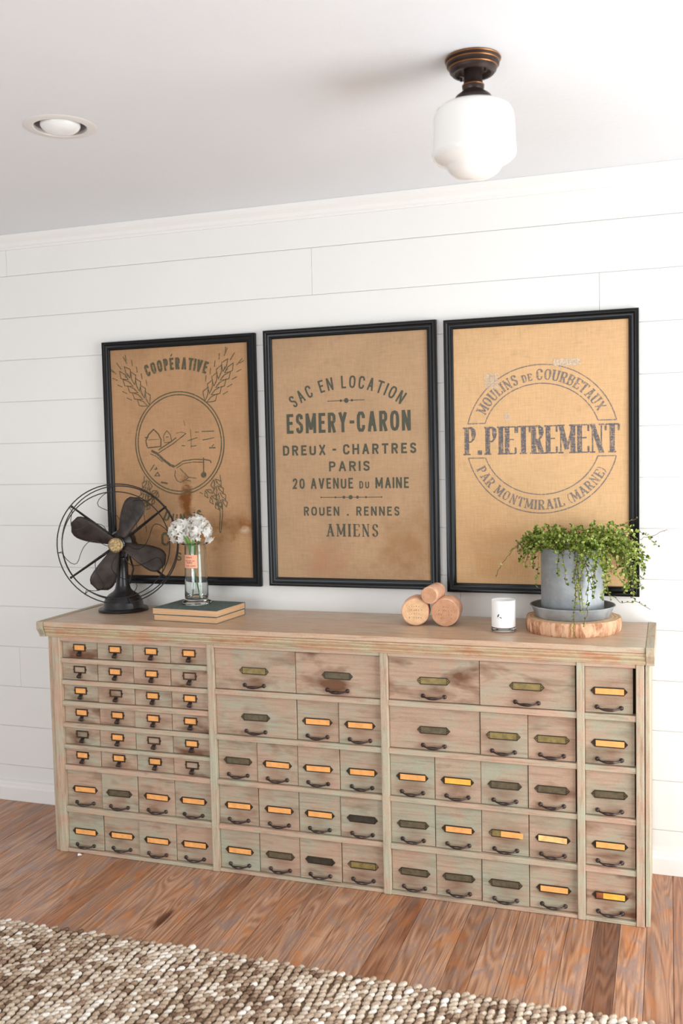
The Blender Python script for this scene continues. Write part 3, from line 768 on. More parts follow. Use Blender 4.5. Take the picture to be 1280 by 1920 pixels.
# haystacks, plough and furrows inside the ring
for pts, tk in (
    ([(.322,1.538),(.316,1.562),(.330,1.588),(.3536,1.608),(.374,1.590),(.386,1.566),(.384,1.538),(.322,1.534)], .005),
    ([(.312,1.576),(.330,1.578)], .004), ([(.328,1.566),(.376,1.568)], .002),
    ([(.400,1.556),(.397,1.580),(.4135,1.602),(.430,1.584),(.434,1.556),(.400,1.553)], .0026), ([(.408,1.576),(.420,1.576)], .003),
    ([(.372,1.524),(.43,1.556),(.455,1.572)], .0045), ([(.372,1.512),(.44,1.548),(.500,1.588)], .0036), ([(.455,1.590),(.478,1.594),(.500,1.588)], .002),
    ([(.3405,1.522),(.366,1.510),(.395,1.484),(.425,1.462),(.443,1.456)], .010), ([(.334,1.510),(.360,1.500),(.39,1.476)], .0035),
    ([(.443,1.456),(.462,1.466),(.482,1.478),(.53,1.484),(.58,1.482),(.603,1.478),(.607,1.468)], .004), ([(.452,1.450),(.485,1.468),(.53,1.473),(.576,1.471)], .003),
    ([(.574,1.490),(.573,1.432)], .0045), ([(.468,1.448),(.488,1.428),(.505,1.412),(.54,1.408)], .003),
    ([(.447,1.440),(.443,1.420),(.452,1.400),(.468,1.392),(.490,1.402),(.505,1.412)], .003), ([(.486,1.402),(.515,1.398)], .0025),
    ([(.330,1.438),(.352,1.466)], .004), ([(.352,1.446),(.362,1.448),(.360,1.456)], .005), ([(.352,1.420),(.374,1.420),(.366,1.434),(.352,1.420)], .004),
    ([(.380,1.394),(.410,1.388)], .007), ([(.487,1.380),(.505,1.378)], .004), ([(.569,1.594),(.624,1.594)], .003), ([(.572,1.560),(.590,1.562),(.624,1.568)], .003),
    ([(.520,1.604),(.522,1.560),(.520,1.528)], .0018), ([(.505,1.558),(.535,1.566),(.550,1.570)], .0028), ([(.478,1.540),(.494,1.538)], .0035), ([(.520,1.536),(.545,1.538)], .003),
    ([(.540,1.592),(.556,1.592)], .0025), ([(.600,1.528),(.628,1.528)], .005), ([(.612,1.533),(.622,1.542)], .003), ([(.49,1.64),(.496,1.62)], .002)):
    ribbon(m, pts, tk, fm)
m.add([fm(.572+.0125*math.cos(k*PI/6), 1.4215+.0125*math.sin(k*PI/6)) for k in range(12)], [tuple(range(12))])
put(cv1, m, I1)
def ear(m, bx, bz, tx, tz, wd, n=5, awn=1):
    A = Vector((bx, bz)); T = Vector((tx, tz)); d = (T-A); L = d.length; d.normalize(); p_ = Vector((-d.y, d.x))
    for k in range(n):
        for s_ in (-1, 1):
            c_ = A + d*(L*(k+.2)/n) + p_*s_*wd*.08; e = c_ + d*L*.30 + p_*s_*wd*(.30 if k < n-1 else .15)
            mid1 = (c_+e)/2 + p_*s_*wd*.30; mid2 = (c_+e)/2 - p_*s_*wd*.10
            q1 = c_*.7+e*.3+p_*s_*wd*.22; q2 = c_*.7+e*.3-p_*s_*wd*.07
            ribbon(m, [tuple(c_), tuple(q1), tuple(mid1), tuple(e), tuple(mid2), tuple(q2), tuple(c_)], .0034, fm)
            ribbon(m, [tuple(c_+d*L*.05), tuple(c_+d*L*.12+p_*s_*.004)], .0026, fm)
            if awn:
                a0 = e + d*.012 + p_*s_*wd*.35; ribbon(m, [tuple(a0), tuple(a0+d*.022+p_*s_*.012)], .0030, fm)
    if awn:
        for u in (-.5, .05, .55): a0 = T+d*.025+p_*wd*u; ribbon(m, [tuple(a0), tuple(a0+d*.035+p_*u*.01)], .0028, fm)
m = MB(); ear(m, .338, 1.700, .232, 1.838, .062); ear(m, .588, 1.706, .690, 1.846, .062); put(cv1, m, I1)
m = MB(); ear(m, .618, 1.408, .655, 1.300, .045, 4, 0); ear(m, .575, 1.365, .640, 1.290, .035, 3, 0)
ear(m, .322, 1.405, .290, 1.300, .045, 4, 0); ear(m, .366, 1.362, .305, 1.290, .035, 3, 0)
for pts in ([(.652,1.300),(.650,1.26),(.640,1.19),(.634,1.195),(.640,1.26),(.640,1.295)], [(.294,1.300),(.296,1.26),(.306,1.19)], [(.644,1.42),(.648,1.39)], [(.304,1.42),(.300,1.39)], [(.552,1.352),(.566,1.345)]):
    ribbon(m, pts, .003, fm)
put(cv1, m, I1, kind='stuff')

# ------------------------------------------------------------------ fan
TZ = .887
fan = thing('desk_fan', 'antique black four-blade desk fan with wire cage on the cabinet top', 'fan', (.262, -.138, TZ+.0005), math.radians(21))
# local frame: -y faces the camera
m = MB(); m.lathe([(0,0),(.092,0),(.098,.002),(.0985,.008),(.094,.012),(.080,.013),(.0785,.016),(.0765,.034),(.070,.052),(.056,.066),(.038,.078),(.031,.088),(.028,.100)], 40)
obj('base', (m, FANBLK, 35), fan)
m = MB(); m.lathe([(.028,.098),(.0255,.112),(.024,.150),(.024,.196),(.027,.203),(.027,.212),(.021,.218),(.021,.250),(0,.252)], 24)
m.box(-.022, .022, -.012, .030, .195, .235)
obj('column', (m, FANBLK, 35), fan)
HZ = .272; HY = -.062
rotY = Matrix.Rotation(PI/2, 3, 'X')     # lathe axis z -> -y
def fz(prof, n=32): return MB().lathe([(r, z) for r, z in prof], n, (0, 0, HZ), Matrix.Rotation(PI/2, 3, 'X'))
# motor housing: lathe axis becomes -y
m = fz([(0,-.090),(.030,-.088),(.046,-.076),(.050,-.050),(.050,.000),(.044,.016),(.026,.026),(.012,.030),(.012,.062),(0,.062)]); obj('motor', (m, FANBLK, 40), fan)
m = fz([(0,.052),(.026,.052),(.028,.058),(.028,.074),(.020,.080),(0,.082)], 24); obj('hub', (m, FANBLK, 40), fan)
for k, deg in enumerate((63, 153, 243, 333)):
    a = math.radians(deg); vs = []; fs = []
    NR, NW = 14, 9
    for i in range(NR):
        u = i/(NR-1); r = .022 + u*.178
        half = .018 + .034*math.sin(min(1, u*1.25)*PI/2)**1.2
        if u > .72: half *= math.sqrt(max(0, 1-((u-.72)/.28)**2.4)) if u < 1 else 0
        half = max(half, .0015)
        for j in range(NW):
            v = j/(NW-1)*2-1; lat = v*half*.98; pitch = math.radians(30-8*u)
            yy = math.sin(pitch)*lat*1.0 + .006*v*v; xx = math.cos(pitch)*lat + .006*math.sin(u*2.5)
            # radial along local x, lateral along local z (in blade plane), then rotate by a about y
            px, pz = r, xx
            X = px*math.cos(a) - pz*math.sin(a); Z = px*math.sin(a) + pz*math.cos(a)
            vs.append((X, -.066 + yy*.9, HZ+Z))
    for i in range(NR-1):
        for j in range(NW-1): fs.append((i*NW+j, (i+1)*NW+j, (i+1)*NW+j+1, i*NW+j+1))
    bl = obj('blade', (MB().add(vs, fs), BLADE, 60), fan); so = bl.modifiers.new('solid', 'SOLIDIFY'); so.thickness = .0016
def ring(r, y, tr, n=64, oxz=(0,0)):
    return MB().tube([(oxz[0]+r*math.cos(2*PI*k/n), y, HZ+oxz[1]+r*math.sin(2*PI*k/n)) for k in range(n)], tr, 6, closed=True)
for r, y, tr in ((.2265, -.030, .0022), (.2355, -.070, .0024), (.2070, -.108, .0021)):
    obj('cage_ring', (ring(r, y, tr), CAGE, 60), fan)
# flat struts from the motor out to the rear ring
for deg in (37, 140, 214, 322):
    a = math.radians(deg); m = MB(); p0 = Vector((.045*math.cos(a), -.012, HZ+.045*math.sin(a))); p1 = Vector((.232*math.cos(a), -.045, HZ+.232*math.sin(a)))
    m.tube([p0, p0.lerp(p1, .35), p1], [.0066, .0060, .0042], 6); m.ball(tuple(p1), .0055, 8, 5); obj('strut', (m, FANBLK, 40), fan)
# S-shaped front wires
for deg in (10, 52, 95, 141, 187, 235, 279, 325):
    pts = []
    for i in range(17):
        u = i/16; r = .026 + u*.185; off = math.radians(-22)*math.sin(PI*min(1, u/.56)) if u < .56 else math.radians(17)*math.sin(PI*(u-.56)/.44)
        a = math.radians(deg) + off; pts.append((r*math.cos(a), -.118 + .014*max(0, u-.6)/.4, HZ + r*math.sin(a)))
    a = math.radians(deg)
    pts += [(.222*math.cos(a), -.085, HZ+.222*math.sin(a)), (.2375*math.cos(a), -.070, HZ+.2375*math.sin(a)), (.229*math.cos(a), -.030, HZ+.229*math.sin(a))]
    obj('cage_wire', (MB().tube(pts, .0014, 5), CAGE, 60), fan)
m = fz([(0,.112),(.027,.112),(.0285,.115),(.0285,.121),(.0245,.1235),(.0235,.121),(0,.121)], 28)
obj('badge', (m, BADGE, 40), fan, label='tarnished brass badge')
m = MB().ball((.050, .03, HZ-.01), .010, 10, 6).tube([(.02, .045, .10), (.035, .05, .16), (.02, .06, .21)], .004, 6); obj('switch', (m, FANBLK, 40), fan)

# ------------------------------------------------------------------ books, vase, flowers
def book(name, loc, w_, d, h, rz, label):
    t = thing(name, label, 'book', loc, rz, 'stacked old books')
    m = MB().box(-w_/2, w_/2, -d/2, d/2, 0, .0013).box(-w_/2, w_/2, -d/2, d/2, h-.0016, h).box(-w_/2, w_/2, d/2-.003, d/2, .0013, h-.0016)
    obj('cover', (m, BOOKC, 0), t, bevel=.0006)
    obj('page_block', (MB().box(-w_/2+.002, w_/2-.0015, -d/2+.0015, d/2-.0033, .0014, h-.0017), PAGES, 0), t)
    return t
tp = NT('page_edges'); n_ = tp.noise(tp.coord((3, 3, 300)), 3, 3); tp.color(tp.ramp(n_, [(.3, (196, 152, 112)), (.7, (232, 192, 150))])); PAGES = tp.set(.8, spec=.2)
BX, BY = .645, -.226
book('book', (BX+.003, BY-.002, TZ+.0004), .272, .212, .0228, math.radians(-5.0), 'old book with dark green cover, under the other one')
book('book', (BX, BY, TZ+.0236), .278, .214, .0240, math.radians(-4.2), 'old dark green cloth book on top, carrying the glass vase')
VZ = TZ+.0480
VX, VY = .620, -.196
vase = thing('glass_vase', 'tall clear glass cylinder vase with salmon paper label, on the books', 'vase', (VX, VY, VZ))
m = MB(); m.lathe([(0,0),(.054,0),(.0565,.003),(.0560,.008),(.048,.013),(.0455,.018),(.0435,.10),(.0405,.222),(.0415,.226),(.054,.229),(.0555,.2315),(.054,.234),(.0405,.2325),(.0375,.229),(.0375,.222),(.0405,.10),(.0422,.024),(.038,.018),(0,.016)], 48)
obj('glass_body', (m, GLASS, 30), vase)
# paper label wrapped on the left front of the cylinder
m = MB(); vs, fs = [], []; a0, a1 = math.radians(225), math.radians(306)
for i in range(13):
    a = a0+(a1-a0)*i/12
    for z in (.140, .190): r = .0435+(z-.10)/(.122)*(-.003)+.0007; vs.append((r*math.cos(a), r*math.sin(a), z))
for i in range(12): fs.append((2*i, 2*i+2, 2*i+3, 2*i+1))
lb = obj('paper_label', (MB().add(vs, fs), plain('salmon_label', (238, 172, 138), .7), 60), vase, label='salmon paper label')
m = MB(); random.seed(11)
for z, h, spans in ((.178, .006, ((.18, .28), (.31, .40), (.43, .56), (.6, .66))), (.166, .0035, ((.14, .36), (.42, .62), (.68, .84))), (.158, .006, ((.3, .42), (.45, .58), (.62, .68))), (.147, .0030, ((.1, .2), (.24, .5), (.55, .88)))):
    for sa, sb in spans:
        n_ = max(2, int((sb-sa)*28))
        for q_ in range(n_):
            u0 = sa+(sb-sa)*q_/n_; u1 = u0+(sb-sa)/n_*.62; hh = h*random.uniform(.7, 1)
            P4 = []
            for u, z_ in ((u0, z), (u1, z), (u1, z+hh), (u0, z+hh)):
                a = a0+(a1-a0)*u; r = .0435+(z_-.10)/.122*(-.003)+.0011; P4.append((r*math.cos(a), r*math.sin(a), z_))
            m.add(P4, [(0, 1, 2, 3)])
obj('print', (m, plain('label_print', (150, 84, 60), .7), 0), lb)

def flower(cx_, cy_, cz_, rad, nfl, foot, label, seed):
    rs = random.Random(seed)
    t = thing('white_flower', label, 'flower', (VX+foot[0], VY+foot[1], VZ+.020), group='white flowers in the glass vase')
    O = Vector((VX+foot[0], VY+foot[1], VZ+.020)); top = Vector((cx_, cy_, cz_))-O
    neck = Vector((VX, VY, VZ+.225))-O; neck = neck+Vector(((cx_-VX)*.45, (cy_-VY)*.45, 0))
    pts = [Vector((0,0,0)), neck*.5, neck, neck.lerp(top, .6)+Vector((0,0,.008)), top]
    obj('stem', (MB().tube(pts, [.0028, .0028, .0028, .0026, .002], 7), FSTEM, 60), t)
    m = MB()
    for k in range(nfl):
        ph = k*2.39996; ct = 1-1.75*(k+.5)/nfl; st = math.sqrt(max(0, 1-ct*ct))
        d = Vector((st*math.cos(ph), st*math.sin(ph), ct)); d = (d+Vector((rs.uniform(-.2, .2),)*3)).normalized()
        c_ = top + Vector((d.x*rad*1.0, d.y*rad*.9, d.z*rad*1.05))*rs.uniform(.55, .98)
        up = Vector((0,0,1)) if abs(d.z) < .9 else Vector((1,0,0)); e1 = d.cross(up).normalized(); e2 = d.cross(e1)
        m.tube([top+ (c_-top)*.2, c_], [.0016, .0028], 5)
        op = rs.uniform(.40, 1.05); Lp = rs.uniform(.020, .026)
        for q_ in range(6):
            a = q_*PI/3+rs.uniform(-.15, .15); dirp = (e1*math.cos(a)+e2*math.sin(a)); side = d.cross(dirp)
            b = c_ + d*.001; mid = b + dirp*Lp*.5*op + d*Lp*(.62-.15*op); tip = b + dirp*Lp*(.95*op+.1) + d*Lp*(1.05-.75*op)
            w_ = .0058
            m.add([b+side*.0014, b-side*.0014, mid-side*w_-d*-.0008, mid+side*w_-d*-.0008, mid-d*.0012, tip], [(0, 1, 4), (1, 2, 4), (2, 5, 4), (5, 3, 4), (3, 0, 4)])
    obj('blossom', (m, PETAL, 70), t)
    return t, O, top
def strap(t, O, pts, wd):
    m = MB(); vs = []; n = len(pts)
    P = [Vector(p)-O for p in pts]
    for i, p in enumerate(P):
        d = (P[min(i+1, n-1)]-P[max(i-1, 0)]).normalized(); s_ = d.cross(Vector((-.3, 1, 0))).normalized(); w_ = wd*(math.sin(PI*min(.98, (i+.35)/(n-.3))))
        vs += [p-s_*w_, p+Vector((0, .0015, 0)), p+s_*w_]
    fs = []
    for i in range(n-1): fs += [(3*i, 3*i+3, 3*i+4, 3*i+1), (3*i+1, 3*i+4, 3*i+5, 3*i+2)]
    obj('leaf', (m.add(vs, fs), FLEAF, 60), t)
fl1, O1, _ = flower(VX-.060, VY-.012, VZ+.276, .040, 24, (.012, .006), 'white blossom cluster leaning left out of the vase', 3)
fl2, O2, _ = flower(VX-.008, VY+.018, VZ+.298, .031, 16, (-.020, .004), 'white blossom cluster standing in the middle of the vase', 5)
fl3, O3, _ = flower(VX+.032, VY-.010, VZ+.280, .043, 27, (.022, -.010), 'white blossom cluster leaning right over the vase rim', 9)
strap(fl1, O1, [(VX-.01, VY-.02, VZ+.205), (VX-.018, VY-.026, VZ+.235), (VX-.030, VY-.034, VZ+.262)], .0055)
strap(fl2, O2, [(VX+.004, VY-.02, VZ+.195), (VX-.002, VY-.030, VZ+.225), (VX-.014, VY-.040, VZ+.258)], .0055)
strap(fl2, O2, [(VX-.002, VY-.02, VZ+.19), (VX-.008, VY-.022, VZ+.215), (VX-.012, VY-.030, VZ+.245)], .005)
strap(fl3, O3, [(VX+.002, VY-.025, VZ+.195), (VX+.012, VY-.033, VZ+.222), (VX+.010, VY-.040, VZ+.248)], .0055)

# ------------------------------------------------------------------ corks
CE1 = m_end('cork_face_pale', (206, 158, 116), (240, 200, 156), 70); CE2 = m_end('cork_face_red', (178, 124, 94), (216, 168, 130), 70)
CS = plain('cork_side', (220, 172, 142), .7, var=.12, vs=30); CM = plain('cork_mark', (128, 92, 66), .8)
def cork(cx_, cy_, cz_, ax, L, r0, r1, label, face, marks):
    """axis from the front face centre, pointing away from the viewer"""
    ax = Vector((ax[0], ax[1], 0)).normalized(); rz_ = math.atan2(-ax.x, ax.y)
    t = thing('large_cork', label, 'cork', (cx_, cy_, cz_), rz_, 'large corks stacked in a pyramid')
    n = 40; T = Matrix.Rotation(-PI/2, 3, 'X')     # z -> +y
    m = MB().lathe([(r0-.004, .0), (r0-.0015, .0015), (r0, .005), (r0, L*.5), (r1, L-.004), (r1-.003, L), (0, L)], n, (0,0,0), T)
    obj('body', (m, CS, 30), t)
    m = MB().lathe([(0, -.0004), (r0-.0040, -.0004), (r0-.0038, .0012)], n, (0,0,0), T); f = obj('end_face', (m, face, 30), t, label='cut end with faint stamp')
    m = MB(); rs = random.Random(marks)
    for row in range(4):
        z = (.5-row*.36)*r0*.75; 
        for k in range(6):
            if rs.random() < .3: continue
            x = (k-2.5)*r0*.17 + rs.uniform(-.001, .001)
            m.box(x-.0011, x+.0013, -.0009, -.0004, z+rs.uniform(-.001, 0), z+rs.uniform(.0008, .003))
    if marks < 90: obj('stamp', (m, CM, 0), f)
    return t
ZC = TZ+.0500
cork(1.4880, -.2330, ZC, (-.16, .97), .120, .0495, .044, 'pale large cork at the left of the pyramid of corks', CE1, 2)
cork(1.5925, -.2260, ZC, (-.06, .997), .105, .0495, .047, 'reddish large cork at the right of the pyramid of corks', CE2, 4)
zt = ZC + math.sqrt(.0800**2-.0525**2) + .0006
cork(1.5420, -.2450, zt, (.035, 1.0), .115, .0305, .0300, 'smallest cork, lying on top of the two bigger corks', CE2, 99)

# ------------------------------------------------------------------ candle
ca = thing('candle', 'white candle in a clear-footed glass tumbler beside the plant', 'candle', (1.8000, -.2560, TZ+.0004))
obj('glass_foot', (MB().lathe([(0,0),(.0385,0),(.0405,.002),(.0410,.006),(.0408,.0125),(.0385,.0140),(0,.0140)], 40), GLASS, 30), ca, label='clear glass foot')
obj('white_jar', (MB().lathe([(0,.0143),(.0385,.0143),(.0403,.0165),(.0405,.104),(.0398,.1055),(.0388,.104),(.0385,.086),(0,.086)], 40), WAX, 30), ca, label='white opaque jar')
m = MB(); th0 = math.radians(262)
def onjar(u, z): a = th0+u/.0408; return (.0412*math.cos(a), .0412*math.sin(a), z)
def blob(cu, cz_, ru, rz_, rot, n=12):
    vs = []
    for k in range(n):
        a = 2*PI*k/n; u, v = ru*math.cos(a), rz_*math.sin(a); vs.append(onjar(cu+u*math.cos(rot)-v*math.sin(rot), cz_+u*math.sin(rot)+v*math.cos(rot)))
    m.add(vs, [tuple(range(n))])
blob(-.005, .057, .0022, .0062, -.5); blob(.003, .0505, .0045, .0017, -.35)
for k in range(14):
    a = PI*(.9+k/13*1.1); blob(.0085*math.cos(a), .054+.0085*math.sin(a), .0006, .0006, 0, 5)
obj('emblem', (m, INKC, 0), ca, label='small dark round emblem')

# ------------------------------------------------------------------ wood slice, saucer, pot
sx_, sy_ = 2.0205, -.1830
sl = thing('wood_slice', 'thick round wood slice with rough bark edge under the potted plant', 'wood slice', (sx_, sy_, TZ+.0004))
n = 96; random.seed(5); rr = [.158*(1+.012*math.sin(3*2*PI*k/n+1)+.010*math.sin(7*2*PI*k/n)+.007*math.sin(17*2*PI*k/n+2)+random.uniform(-.006, .006)) for k in range(n)]
m = MB(); vs = []
for s_, z in ((.972, 0), (.99, .006), (1, .02), (.995, .036), (.978, .0455)):
    vs += [(rr[k]*s_*math.cos(2*PI*k/n), rr[k]*s_*math.sin(2*PI*k/n), z) for k in range(n)]
fs = [(i*n+k, i*n+(k+1) % n, (i+1)*n+(k+1) % n, (i+1)*n+k) for i in range(4) for k in range(n)] + [tuple(range(n-1, -1, -1))]
obj('bark', (m.add(vs, fs), m_bark(), 50), sl, label='rough reddish bark edge')
obj('cut_face', (MB().add([(rr[k]*.979*math.cos(2*PI*k/n), rr[k]*.979*math.sin(2*PI*k/n), .0456) for k in range(n)], [tuple(range(n))]), m_end('slice_face', (196, 156, 118), (232, 198, 160), 26), 0), sl)
SZ = TZ+.0462
sa = thing('plant_saucer', 'shallow galvanised zinc saucer between the pot and the wood slice', 'saucer', (sx_, sy_, SZ+.0002))
obj('dish', (MB().lathe([(0,0),(.119,0),(.1225,.003),(.1360,.036),(.1395,.0385),(.1405,.0372),(.1408,.0390),(.1390,.0405),(.1350,.0385),(.1205,.0050),(0,.0035)], 64), ZINC, 30), sa)
pt = thing('potted_plant', 'round zinc pot overflowing with trailing small-leaved green vine', 'plant', (sx_, sy_, SZ+.0040))
PH = .240; PR = .1030
obj('pot', (MB().lathe([(0,0),(PR-.003,0),(PR-.001,.002),(PR,.006),(PR,PH-.004),(PR-.0008,PH),(PR-.0035,PH),(PR-.0045,PH-.004),(PR-.0045,.01),(0,.01)], 64), ZINC, 30), pt)
obj('soil', (MB().lathe([(0,PH-.020),(PR-.0046,PH-.022)], 32), SOIL, 0), pt)
# vine: trailing wiry stems with many tiny round leaves
rs = random.Random(21); stems = MB(); LV, LF, LR = [], [], []
def leaf(p, d, size):
    up = Vector((rs.uniform(-1, 1), rs.uniform(-1, 1), rs.uniform(.1, 1))).normalized(); s_ = d.cross(up)
    if s_.length < 1e-4: return
    s_.normalize(); n_ = s_.cross(d).normalized(); b = len(LV); cup = n_*size*.18
    LV.extend([p, p+d*size*.30+s_*size*.42+cup, p+d*size*.72+s_*size*.40+cup, p+d*size*1.02, p+d*size*.72-s_*size*.40+cup, p+d*size*.30-s_*size*.42+cup, p+d*size*.52-cup*.3])
    LF.extend([(b+6, b, b+1), (b+6, b+1, b+2), (b+6, b+2, b+3), (b+6, b+3, b+4), (b+6, b+4, b+5), (b+6, b+5, b)])
    LR.extend([min(1, max(0, rs.gauss(.55, .25)))]*6)
def vine(p, d, L, droop, wig, size=.0098, dens=1.0, stepl=.009, wall=True):
    pts = [p.copy()]; s_ = 0
    while s_ < L:
        d = (d + Vector((rs.gauss(0, wig), rs.gauss(0, wig), rs.gauss(0, wig)-droop))).normalized()
        q_ = p + d*stepl
        # stay outside the pot, above the saucer
        rr_ = math.hypot(q_.x, q_.y)
        if q_.z < PH+.004 and rr_ < PR+.005:
            k = (PR+.006)/max(rr_, 1e-4); q_ = Vector((q_.x*k, q_.y*k, q_.z))
        if q_.y > -sy_-.034: q_.y = -sy_-.034
        if q_.z < -.045 : break
        p = q_; pts.append(p.copy()); s_ += stepl
        for _ in range(3):
            if rs.random() < .80*dens:
                dl = (d*rs.uniform(-.2, .8)+Vector((rs.uniform(-1, 1), rs.uniform(-1, 1), rs.uniform(-.4, 1)))).normalized(); leaf(p.copy(), dl, size*rs.uniform(.65, 1.35))
    if len(pts) > 1: stems.tube(pts, [.0008]*(len(pts)-1)+[.0004], 4)
    return pts
# local axes: +x right, -y towards the viewer
for k in range(230):       # crown
    a = rs.uniform(0, 2*PI); r = PR*math.sqrt(rs.random())*.97; p = Vector((r*math.cos(a), r*math.sin(a), PH-.016))
    d = Vector((math.cos(a)*rs.uniform(.2, 1.0)+.12, math.sin(a)*rs.uniform(.2, .9), rs.uniform(.35, 1.1))).normalized()
    vine(p, d, rs.uniform(.045, .085), .055, .22, dens=1.0)
for k in range(64):       # spilling over the right side
    a = math.radians(rs.uniform(-75, 55)); p = Vector((PR*.92*math.cos(a), PR*.92*math.sin(a), PH-.006))
    d = Vector((math.cos(a)*.9, math.sin(a)*.6, rs.uniform(.2, .7))).normalized(); vine(p, d, rs.uniform(.10, .24), .11, .17, dens=.75)
for k in range(13):        # down the right half of the pot's face
    a = math.radians(rs.uniform(-82, -35)); p = Vector((PR*.97*math.cos(a), PR*.97*math.sin(a), PH-.002))
    d = Vector((math.cos(a)*.5, math.sin(a)*.5, .15)).normalized(); vine(p, d, rs.uniform(.12, .25), .30, .14, dens=.62, size=.0080)
for k in range(4):        # left front trails
    a = math.radians(rs.uniform(205, 262)); p = Vector((PR*.97*math.cos(a), PR*.97*math.sin(a), PH-.002))
    d = Vector((math.cos(a)*.4+rs.uniform(-.1,.3), math.sin(a)*.5, .1)).normalized(); vine(p, d, rs.uniform(.08, .15), .26, .16, dens=.6, size=.0085)
for k in range(20):        # left shoulder
    a = math.radians(rs.uniform(150, 225)); p = Vector((PR*.92*math.cos(a), PR*.92*math.sin(a), PH-.004))
    d = Vector((math.cos(a)*.9, math.sin(a)*.5, .45)).normalized(); vine(p, d, rs.uniform(.05, .12), .13, .18, dens=.9)
def guided(pts, size, dens, jit=.004):
    P = [Vector(p) for p in pts]; out = []
    for i in range(len(P)-1):
        n_ = max(2, int((P[i+1]-P[i]).length/.010))
        for k in range(n_): out.append(P[i].lerp(P[i+1], k/n_)+Vector((rs.gauss(0, jit), rs.gauss(0, jit), rs.gauss(0, jit)))*.6)
    out.append(P[-1]); stems.tube(out, .0009, 4)
    for i, p in enumerate(out):
        d = (out[min(i+1, len(out)-1)]-out[max(0, i-1)]).normalized()
        for _ in range(2):
            if rs.random() < dens: leaf(p, (d*.4+Vector((rs.uniform(-1, 1), rs.uniform(-1, 1), rs.uniform(-.5, 1)))).normalized(), size*rs.uniform(.6, 1.2))
guided([(-.09, -.03, PH), (-.14, -.05, PH+.018), (-.185, -.06, PH-.012), (-.225, -.065, PH-.065), (-.245, -.07, PH-.11)], .008, .5)
guided([(-.09, -.02, PH), (-.13, -.03, PH+.020), (-.17, -.05, PH+.004), (-.20, -.055, PH-.025)], .009, .9)
guided([(.09, .0, PH+.01), (.15, .02, PH+.03), (.20, .03, PH+.01), (.25, .03, PH+.02), (.30, .03, PH+.045)], .007, .28)
guided([(.09, -.01, PH+.01), (.16, .0, PH+.06), (.21, .02, PH+.085)], .007, .35)
guided([(.10, -.02, PH-.01), (.16, -.02, PH-.05), (.20, .0, PH-.10), (.23, .0, PH-.115)], .007, .3)
guided([(.10, .0, PH-.10), (.12, .0, PH-.17), (.16, .0, PH-.195), (.21, .0, PH-.19), (.25, .0, PH-.215)], .008, .5)
guided([(.02, -.107, PH), (.028, -.116, PH-.10), (.018, -.150, PH-.21), (.022, -.168, PH-.262), (.026, -.173, PH-.285)], .0085, .8)
guided([(.05, -.098, PH), (.060, -.11, PH-.12), (.055, -.120, PH-.19), (.060, -.142, PH-.215), (.05, -.160, PH-.245)], .0085, .8)
obj('vine_stems', (stems, VSTEM, 60), pt, kind='stuff')
me = bpy.data.meshes.new('foliage'); me.from_pydata([tuple(v) for v in LV], [], LF); me.materials.append(LEAF)
at = me.attributes.new('rnd', 'FLOAT', 'FACE'); at.data.foreach_set('value', LR); me.update()
obj('foliage', me, pt, kind='stuff')

# ------------------------------------------------------------------ ceiling lights
LX, LY = 1.8815, -1.1080
li = thing('ceiling_light', 'schoolhouse flush light with white opal globe and dark bronze fitting', 'ceiling light', (LX, LY, HC-.0002))
obj('canopy', (MB().lathe([(0,0),(.0655,0),(.0665,-.003),(.0665,-.007),(.0635,-.010),(.0630,-.018),(.0575,-.0215),(.0560,-.031),(.0500,-.037),(.0440,-.037),(.0400,-.030),(.0260,-.0275),(0,-.0275)], 48), LAMPM, 30), li)
for r, z in ((.0667, -.0035), (.0633, -.0118), (.0578, -.0232)):
    obj('copper_band', (MB().tube([(r*math.cos(2*PI*k/48), r*math.sin(2*PI*k/48), z) for k in range(48)], .0012, 5, closed=True), BRASSL, 60), li, label='thin copper coloured band')
obj('neck', (MB().lathe([(.0220,-.026),(.0215,-.045),(.0230,-.058),(.0255,-.0625),(.0265,-.070),(.0245,-.0755),(.0300,-.080),(.0420,-.089),(.0480,-.098),(.0485,-.101),(.0440,-.1005),(.0,-.098)], 40), LAMPM, 30), li)
obj('copper_band', (MB().tube([(.0262*math.cos(2*PI*k/40), .0262*math.sin(2*PI*k/40), -.0640) for k in range(40)], .0010, 5, closed=True), BRASSL, 60), li, label='thin copper coloured band')
for s_ in (-1, 1): obj('screw', (MB().tube([(s_*.033, s_*-.02, -.034), (s_*.033, s_*-.02, -.043)], .0028, 8), LAMPM, 60), li)
g = [(.0430,-.1005),(.0450,-.1035),(.060,-.1070),(.078,-.1130),(.0900,-.1220),(.0955,-.1340),(.0980,-.1500),(.0990,-.1750),(.1000,-.2000),(.1010,-.2150),(.1018,-.2230),(.0995,-.2330),(.0920,-.2410),(.0800,-.2470),(.0700,-.2530),(.0660,-.2590),(.0600,-.2680),(.0480,-.2770),(.0300,-.2830),(0,-.2850)]
obj('glass_globe', (MB().lathe(g, 64), OPAL, 40), li, label='white opal glass globe')
rl = thing('recessed_light', 'recessed can light with white trim ring in the ceiling', 'ceiling light', (CANX, CANY, HC))
obj('trim_ring', (MB().lathe([(.0745,.010),(.0735,-.001),(.0760,-.0035),(.0960,-.0030),(.1020,-.0005),(.1020,0.0),(.0770,0.0),(.0770,.010)], 64), plain('can_trim', (226, 223, 219), .4), 30), rl)
obj('housing', (MB().lathe([(.0744,.008),(.0735,.05),(.0600,.10),(0,.102)], 48), CANIN, 30), rl)
obj('bulb', (MB().lathe([(0,-.019),(.020,-.0180),(.038,-.0140),(.050,-.0065),(.0555,.0010),(.0560,.0060),(.0530,.0180),(.0440,.0380),(.0300,.0600),(.0200,.0800),(.0180,.0900)], 48), BULB, 40), rl, label='white reflector bulb')

